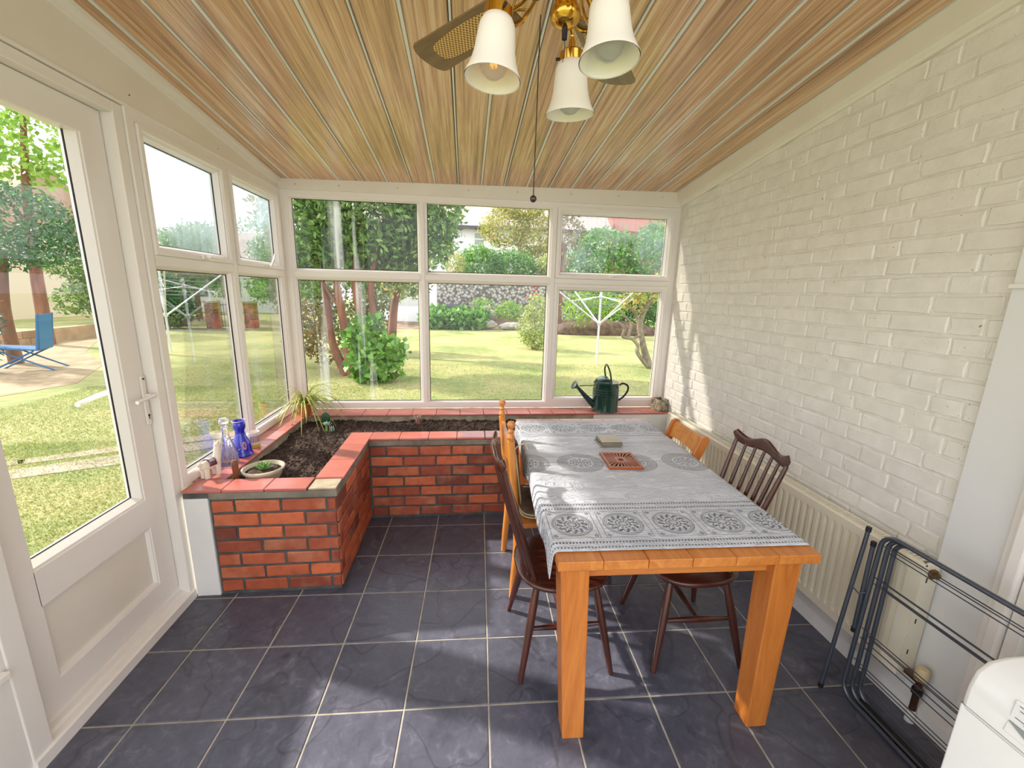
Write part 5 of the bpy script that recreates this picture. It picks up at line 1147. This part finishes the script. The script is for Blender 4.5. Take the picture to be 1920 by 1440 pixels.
plant('amber_shrub', 'small amber leaved tree left of the rounded bush', 'tree', (-0.75, 21.2, GZ), [(-0.75, 21.2, 3.1, 0.65, 0.5, 0.65)], 420, 0.18, GOLD, [([(-0.72, 21.2, GZ), (-0.72, 21.2, 2.9)], 0.05, 0.03)], GREYBARK)
# white house
hs = thing('white_house', 'white rendered house with a pale tiled roof beyond the garden', 'house', (0.0, 36.0, GZ))
B((-9, 34.2, GZ), (12, 42, 6.75)).build('wall', WREN, hs)
ROOFT = plain('pale roof tiles', srgb(196, 180, 172), 0.8, c2=srgb(178, 160, 152), scale=1.5, bmp=0.2, bscale=8)
MB().prism([(33.7, 6.75), (38.1, 10.4), (42.5, 6.75)], lambda a, b: (-9.4, a, b), lambda a, b: (12.4, a, b)).build('roof', ROOFT, hs)
B((-9.4, 33.6, 6.68), (12.4, 33.75, 6.95)).build('gutter', plain('dark gutter', srgb(66, 62, 70), 0.5), hs)
wn = B((0.5, 34.14, 5.45), (1.45, 34.2, 6.5)).build('window', UPVC, hs)
for q in range(2): B((0.58, 34.11, 5.52+0.5*q), (1.37, 34.14, 5.92+0.5*q)).build('pane', plain('window glass far', srgb(150, 166, 160), 0.2) if q == 0 else bpy.data.materials['window glass far'], wn)
# right: rotary driers, gnarled tree, hedges
ALU = plain('white aluminium tube', srgb(214, 216, 220), 0.4, 0.3)
LINE = plain('clothes line cord', srgb(120, 128, 134), 0.6)
def drier(label, loc, rz, hub, top, reach):
    t = thing('rotary_drier', label, 'clothes drier', loc, rz, 'rotary clothes driers on the lawn')
    MB().tube([(0, 0, 0), (0, 0, top+0.10)], 0.026, 10).build('pole', ALU, t, smooth=True, local=True)
    MB().lathe([(0.04, hub-0.05), (0.055, hub), (0.04, hub+0.05)], (0, 0, 0), 12).build('hub', ALU, t, local=True)
    MB().lathe([(0.035, top-0.25), (0.045, top-0.2), (0.035, top-0.15)], (0, 0, 0), 12).build('collar', ALU, t, local=True)
    tips = []
    for k in range(4):
        a = k*math.pi/2; d = Vector((math.cos(a), math.sin(a), 0)); p1 = d*reach+Vector((0, 0, top)); tips.append((d, p1))
        p0 = d*0.04+Vector((0, 0, hub)); MB().tube([p0, p1], 0.019, 8).build('arm', ALU, t, smooth=True, local=True)
        MB().tube([d*0.03+Vector((0, 0, top-0.2)), p0.lerp(p1, 0.62)], 0.012, 8).build('strut', ALU, t, smooth=True, local=True)
    for q in range(7):
        f = 0.48+0.085*q; pts = [(d*0.04+Vector((0, 0, hub))).lerp(p, f) for d, p in tips]
        MB().tube([p for i in range(4) for p in (pts[i], (pts[i]+pts[(i+1) % 4])/2-Vector((0, 0, 0.015)))], 0.004, 4, closed=True).build('line', LINE, t, local=True)
    return t
drier('white rotary clothes drier seen through the right garden pane', (3.19, 7.55, GZ), 0.30, 1.05, 1.90, 1.35)
drier('white rotary clothes drier seen through the side window', (-7.85, 9.1, GZ), 0.65, 0.97, 2.05, 1.35)
gt = plant('gnarled_tree', 'small gnarled grey tree with sparse yellow leaves at the right of the lawn', 'tree', (4.35, 7.0, GZ),
      [(3.75, 7.0, 1.62, 0.32, 0.25, 0.20), (4.2, 7.0, 1.66, 0.30, 0.25, 0.25), (3.55, 7.0, 1.42, 0.18, 0.15, 0.12), (3.95, 7.0, 1.30, 0.22, 0.15, 0.14), (4.45, 7.0, 1.85, 0.3, 0.2, 0.25)], 420, 0.11, GOLD,
      [([(4.40, 7.0, GZ), (4.22, 7.0, 0.25), (4.12, 7.0, 0.55), (4.02, 7.0, 0.92), (4.10, 7.0, 1.25), (4.28, 7.0, 1.62)], 0.095, 0.05), ([(4.02, 7.0, 0.92), (3.88, 7.0, 1.22), (3.65, 7.05, 1.40), (3.50, 7.0, 1.45)], 0.055, 0.02), ([(4.10, 7.0, 1.25), (3.95, 7.05, 1.5), (3.8, 7.0, 1.75)], 0.04, 0.015),
       ([(4.35, 7.0, GZ), (4.12, 6.95, 0.12), (4.0, 6.95, 0.28), (3.99, 6.95, 0.45), (3.84, 6.95, 0.60), (3.60, 6.95, 0.66), (3.62, 6.95, 0.85), (3.42, 6.95, 1.02)], 0.055, 0.03), ([(3.84, 6.95, 0.60), (4.05, 6.95, 0.70)], 0.035, 0.03), ([(3.72, 6.95, 0.62), (3.78, 6.95, 0.95), (3.62, 6.95, 1.12), (3.50, 6.95, 1.25)], 0.04, 0.02)], GREYBARK, aspect=0.6)
plant('dark_shrub', 'dark green shrub deep behind the right rotary drier', 'shrub', (6.9, 16.2, GZ), [(6.9, 16.3, 1.1, 1.1, 0.5, 0.9), (8.6, 16.0, 1.2, 0.9, 0.5, 0.9)], 2600, 0.16, DARKLEAF)
plant('bright_shrub', 'bright green shrub behind the right rotary drier', 'shrub', (4.9, 14.5, GZ), [(4.55, 14.5, 1.1, 0.75, 0.6, 0.75), (5.2, 14.5, 1.5, 0.8, 0.6, 0.7), (5.9, 14.5, 1.1, 0.7, 0.6, 0.6)], 1900, 0.15, LIME)
plant('tall_hedge', 'tall green hedge along the right side of the garden', 'hedge', (9.0, 19.0, GZ), [(5.8, 20.2, 2.4, 1.2, 0.9, 1.7), (7.6, 19.6, 2.6, 1.5, 0.9, 1.8), (9.8, 19.0, 2.9, 1.7, 1.0, 2.0), (12, 18.5, 2.6, 1.6, 1.0, 2.0), (8.5, 17.5, 0.8, 2.2, 0.6, 0.9), (7.5, 20.5, 4.3, 2.0, 0.9, 0.9), (10.5, 20, 4.6, 1.8, 0.9, 1.0)], 15000, 0.26, SHRUB)
plant('brown_tree', 'brown leaved tree at the left edge of the right garden pane', 'tree', (4.15, 16.5, GZ), [(4.4, 16.6, 4.3, 0.8, 0.6, 0.9), (4.2, 16.6, 3.2, 0.45, 0.4, 0.5)], 700, 0.2, RUST, [([(4.10, 16.5, GZ), (4.12, 16.5, 1.5), (4.25, 16.5, 3.8)], 0.20, 0.10)], BARK)
rf = thing('red_roofed_house', 'far house with a red tiled roof above the right hedge', 'house', (19, 41, GZ)); B((14.5, 38, GZ), (24, 44, 7.6)).build('wall', plain('brick far', srgb(170, 120, 100), 0.9), rf)
MB().prism([(37.5, 7.6), (41, 10.6), (44.5, 7.6)], lambda a, b: (14, a, b), lambda a, b: (24.5, a, b)).build('roof', plain('red roof tiles', srgb(168, 96, 76), 0.8), rf)
drk = thing('dark_rubble_bank', 'dark stony bank behind the right rotary drier', 'bank', (6.0, 15.6, GZ)); mb = MB().sphere((0, 0, 0.1), 1.0, 8, (2.6, 0.6, 0.55)); mb.build('mound', plain('brown stony earth', srgb(122, 100, 82), 0.95, c2=srgb(74, 60, 48), scale=6, bmp=1.0, bscale=12), drk, local=True, smooth='all')

# left: piers, gate, hedges, cream house, low wall, blue chair
for k, (x_, y_, l_) in enumerate(((-10.55, 16.0, 'brick gate pier on the left of the iron gate'), (-9.25, 16.4, 'brick gate pier on the right of the iron gate'))):
    p = thing('gate_pier', l_, 'pier', (x_, y_, GZ), 0, 'brick gate piers')
    for r in range(12):
        for q in range(2):
            off = 0.0 if r % 2 else 0.09
            B((-0.2+q*0.2+0.004, -0.2, r*0.0875+0.005), (0.0+q*0.2-0.004, 0.2, (r+1)*0.0875-0.005)).build('brick', BRICK, p, local=True)
    B((-0.19, -0.19, 0), (0.19, 0.19, 1.05)).build('mortar_core', MORTAR, p, local=True); B((-0.23, -0.23, 1.05), (0.23, 0.23, 1.12)).build('cap', CONCRETE, p, local=True, bevel=0.01)
gt_ = thing('iron_gate', 'dark wrought iron gate between the brick piers', 'gate', (-9.95, 16.2, GZ), 0.3)
for zz in (0.08, 0.55, 0.95): B((-0.36, -0.012, zz), (0.36, 0.012, zz+0.03)).build('rail', BLACK, gt_, local=True)
for k in range(8): MB().tube([(-0.34+0.097*k, 0, 0.05), (-0.34+0.097*k, 0, 1.05)], 0.012, 6).build('bar', BLACK, gt_, local=True)
B((-0.46, -0.05, 0), (-0.38, 0.05, 1.15)).build('timber_post', PINEZ, gt_, local=True)
plant('side_hedge', 'dense green shrub left of the garden gate', 'shrub', (-11.9, 15.6, GZ), [(-11.9, 15.6, 0.7, 0.95, 0.7, 0.85), (-12.4, 15.6, 1.6, 0.8, 0.6, 0.8)], 5200, 0.17, DARKLEAF)
plant('pier_foliage', 'climber hanging over the left gate pier', 'shrub', (-10.7, 16.9, GZ), [(-10.5, 16.8, 1.75, 0.75, 0.5, 0.65), (-11.1, 16.9, 2.3, 0.8, 0.6, 0.5), (-11.8, 17.4, 3.2, 1.3, 0.7, 0.9)], 3600, 0.16, LAUREL)
plant('corner_shrub', 'light green shrub over the right gate pier', 'shrub', (-8.6, 17.0, GZ), [(-8.9, 16.9, 1.6, 0.75, 0.5, 0.7), (-7.9, 17.0, 1.2, 0.8, 0.6, 0.95), (-8.3, 17.0, 2.2, 0.9, 0.6, 0.5), (-8.6, 17.6, 3.1, 1.1, 0.7, 0.8)], 4200, 0.16, SHRUB)
wb2 = thing('white_bungalow', 'white bungalow beyond the garden gate', 'house', (-15, 30, GZ)); B((-26, 28, GZ), (-10.5, 34, 2.9)).build('wall', WREN, wb2); MB().prism([(27.5, 2.85), (31, 5.4), (34.5, 2.85)], lambda a, b: (-26.5, a, b), lambda a, b: (-10.0, a, b)).build('roof', ROOFT, wb2)
for q in range(4):
    w_ = B((-18.6+2.1*q, 27.95, 0.9), (-17.4+2.1*q, 28.0, 2.1)).build('window', bpy.data.materials['dark gutter'], wb2); B((-18.5+2.1*q, 27.92, 1.0), (-17.5+2.1*q, 27.95, 2.0)).build('pane', bpy.data.materials['window glass far'], w_)
CREAMW = plain('cream render', srgb(222, 208, 180), 0.85)
chs = thing('cream_house', 'cream rendered house with a brown roof behind the left shrubs', 'house', (-28, 21, GZ)); B((-36, 17.5, GZ), (-20.5, 25, 3.9)).build('wall', CREAMW, chs); MB().prism([(17.0, 3.85), (21.2, 7.0), (25.5, 3.85)], lambda a, b: (-36.5, a, b), lambda a, b: (-20, a, b)).build('roof', plain('brown roof tiles', srgb(170, 140, 118), 0.85), chs)
lw = thing('low_block_wall', 'low pale block retaining wall beyond the blue garden chair', 'wall', (-12.2, 11.2, GZ))
LWB = plain('buff block', srgb(196, 166, 132), 0.9, c2=srgb(170, 140, 110), scale=4, rand=0.12)
bk_me = B((-0.10, -0.195, -0.095), (0.10, 0.195, 0.095)).build('block', LWB); bme = bk_me.data; bpy.data.objects.remove(bk_me)
for r in range(2):
    for k in range(11):
        o = bpy.data.objects.new('block', bme); COL.objects.link(o); o.parent = lw; o.location = (-0.0-0.02*k, -2.0+0.41*k+0.2*(r % 2), 0.10+0.20*r); o.rotation_euler = (0, 0, 0.04)
B((-0.7, -2.3, 0.0), (0.02, 2.9, 0.36)).build('backing', LWB, lw, local=True)
plant('clipped_tree', 'dense rounded dark green tree seen through the door glass', 'tree', (-9.7, 7.2, GZ), [(-9.5, 7.2, 2.70, 1.35, 1.1, 0.85), (-8.8, 7.3, 2.35, 0.75, 0.7, 0.42)], 6500, 0.10, DARKLEAF, [([(-9.7, 7.2, GZ), (-9.7, 7.2, 1.0), (-9.5, 7.2, 2.2)], 0.12, 0.08)], BARK, shell=0.75)
plant('tall_maple', 'tall airy tree with bright leaves against the white sky', 'tree', (-11.5, 10.3, GZ), [(-11.2, 10.0, 5.3, 1.9, 1.4, 1.3), (-12.6, 10.0, 5.8, 1.5, 1.2, 1.2), (-10.3, 10.0, 4.5, 0.8, 0.8, 0.6), (-10.2, 9.8, 3.15, 0.6, 0.5, 0.42), (-11.3, 10, 4.0, 0.9, 0.6, 0.3)], 2300, 0.17, LIME, [([(-11.8, 10.3, GZ), (-11.7, 10.3, 2.2), (-11.4, 10.2, 4.2), (-11.0, 10, 5.6)], 0.16, 0.05), ([(-11.6, 10.3, 3.2), (-10.8, 10.1, 3.5), (-10.1, 10, 3.3)], 0.04, 0.015)], BARK, aspect=0.75)
plant('mixed_shrubs', 'tangle of green shrubs behind the low block wall', 'shrub', (-12.3, 13.0, GZ), [(-12.1, 12.9, 1.4, 1.0, 0.7, 1.0), (-12.9, 12.8, 2.1, 1.1, 0.6, 0.35), (-13.4, 13.2, 1.0, 0.6, 0.5, 0.5), (-11.3, 13.3, 1.4, 0.7, 0.6, 1.0)], 5200, 0.15, LAUREL, [([(-12.2, 12.9, GZ), (-12.4, 12.9, 0.9), (-12.8, 12.9, 1.8)], 0.04, 0.015)], GREYBARK)
plant('blue_conifer', 'straggly blue green conifer beside the garden chair', 'tree', (-9.75, 6.4, GZ), [(-9.35, 6.2, 0.85, 0.45, 0.4, 0.5), (-9.6, 6.2, 1.35, 0.42, 0.4, 0.25), (-9.2, 6.1, 0.35, 0.35, 0.3, 0.25)], 1500, 0.13, TEAL, [([(-9.75, 6.4, GZ), (-9.7, 6.4, 0.9), (-9.6, 6.3, 1.9)], 0.07, 0.03), ([(-9.7, 6.4, 0.9), (-9.2, 6.2, 1.05), (-8.7, 6.2, 1.25)], 0.03, 0.01), ([(-9.7, 6.4, 1.2), (-9.2, 6.3, 1.5), (-8.8, 6.2, 1.55)], 0.03, 0.01), ([(-9.7, 6.4, 0.6), (-9.2, 6.2, 0.62), (-8.75, 6.2, 0.8)], 0.03, 0.01)], BARK, aspect=0.2)
BLUE = plain('blue garden canvas', srgb(26, 108, 160), 0.6); BLUEM = plain('blue painted tube', srgb(30, 96, 150), 0.4, 0.2)
bc = thing('garden_chair', 'blue folding garden chair outside beside the conifer', 'chair', (-8.85, 6.5, GZ), 0.35)
MB().hexa([(-0.42, -0.25, 0.46), (0.30, -0.25, 0.40), (0.30, 0.25, 0.40), (-0.42, 0.25, 0.46), (-0.42, -0.25, 0.49), (0.30, -0.25, 0.43), (0.30, 0.25, 0.43), (-0.42, 0.25, 0.49)]).build('seat', BLUE, bc, local=True)
MB().hexa([(0.28, -0.25, 0.42), (0.34, -0.25, 0.42), (0.34, 0.25, 0.42), (0.28, 0.25, 0.42), (0.38, -0.25, 1.10), (0.42, -0.25, 1.10), (0.42, 0.25, 1.10), (0.38, 0.25, 1.10)]).build('backrest', BLUE, bc, local=True)
for sy in (-0.27, 0.27):
    for a_, b_ in (((-0.30, 0.46), (0.52, 0.0)), ((0.25, 0.40), (-0.45, 0.0)), ((-0.42, 0.47), (0.32, 0.42))): MB().tube([(a_[0], sy, a_[1]), (b_[0], sy, b_[1])], 0.016, 8).build('leg' if b_[1] == 0 else 'side_rail', BLUEM, bc, local=True)
    MB().tube([(0.32, sy, 0.42), (0.42, sy, 1.12)], 0.016, 8).build('back_rail', BLUEM, bc, local=True)
for x_, y_, z_, r_, l_ in ((-14.0, 21.0, 2.9, 2.3, 'leafy boundary tree seen through the fogged side pane nearest the door'), (-9.2, 22.0, 3.0, 1.9, 'leafy boundary tree seen through the fogged side pane nearest the corner')):
    plant('boundary_tree', l_, 'tree', (x_, y_, GZ), [(x_, y_, z_, r_, 1.0, 1.7), (x_+0.8, y_, z_+0.8, r_*0.6, 0.8, 1.0)], 4200, 0.26, LAUREL, [([(x_, y_, GZ), (x_, y_, z_)], 0.15, 0.08)], BARK, group='boundary trees beyond the gate')
# far tree belt closing the view
for k, (x_, y_, h_, s_, l_) in enumerate(((-22, 44, 8.5, 4.5, 'far tree beyond the cream house on the left'), (-6.2, 26, 6.0, 2.2, 'far dark tree behind the laurel'), (33, 44, 9, 5, 'far tree right of the red roofed house'))):
    plant('distant_tree', l_, 'tree', (x_, y_, GZ), [(x_, y_, h_*0.6, s_, s_*0.6, h_*0.42), (x_+s_*0.4, y_, h_*0.4, s_*0.7, s_*0.5, h_*0.3)], 1300, 0.5, LAUREL, [([(x_, y_, GZ), (x_, y_, h_*0.6)], 0.3, 0.15)], BARK, group='distant trees beyond the garden')
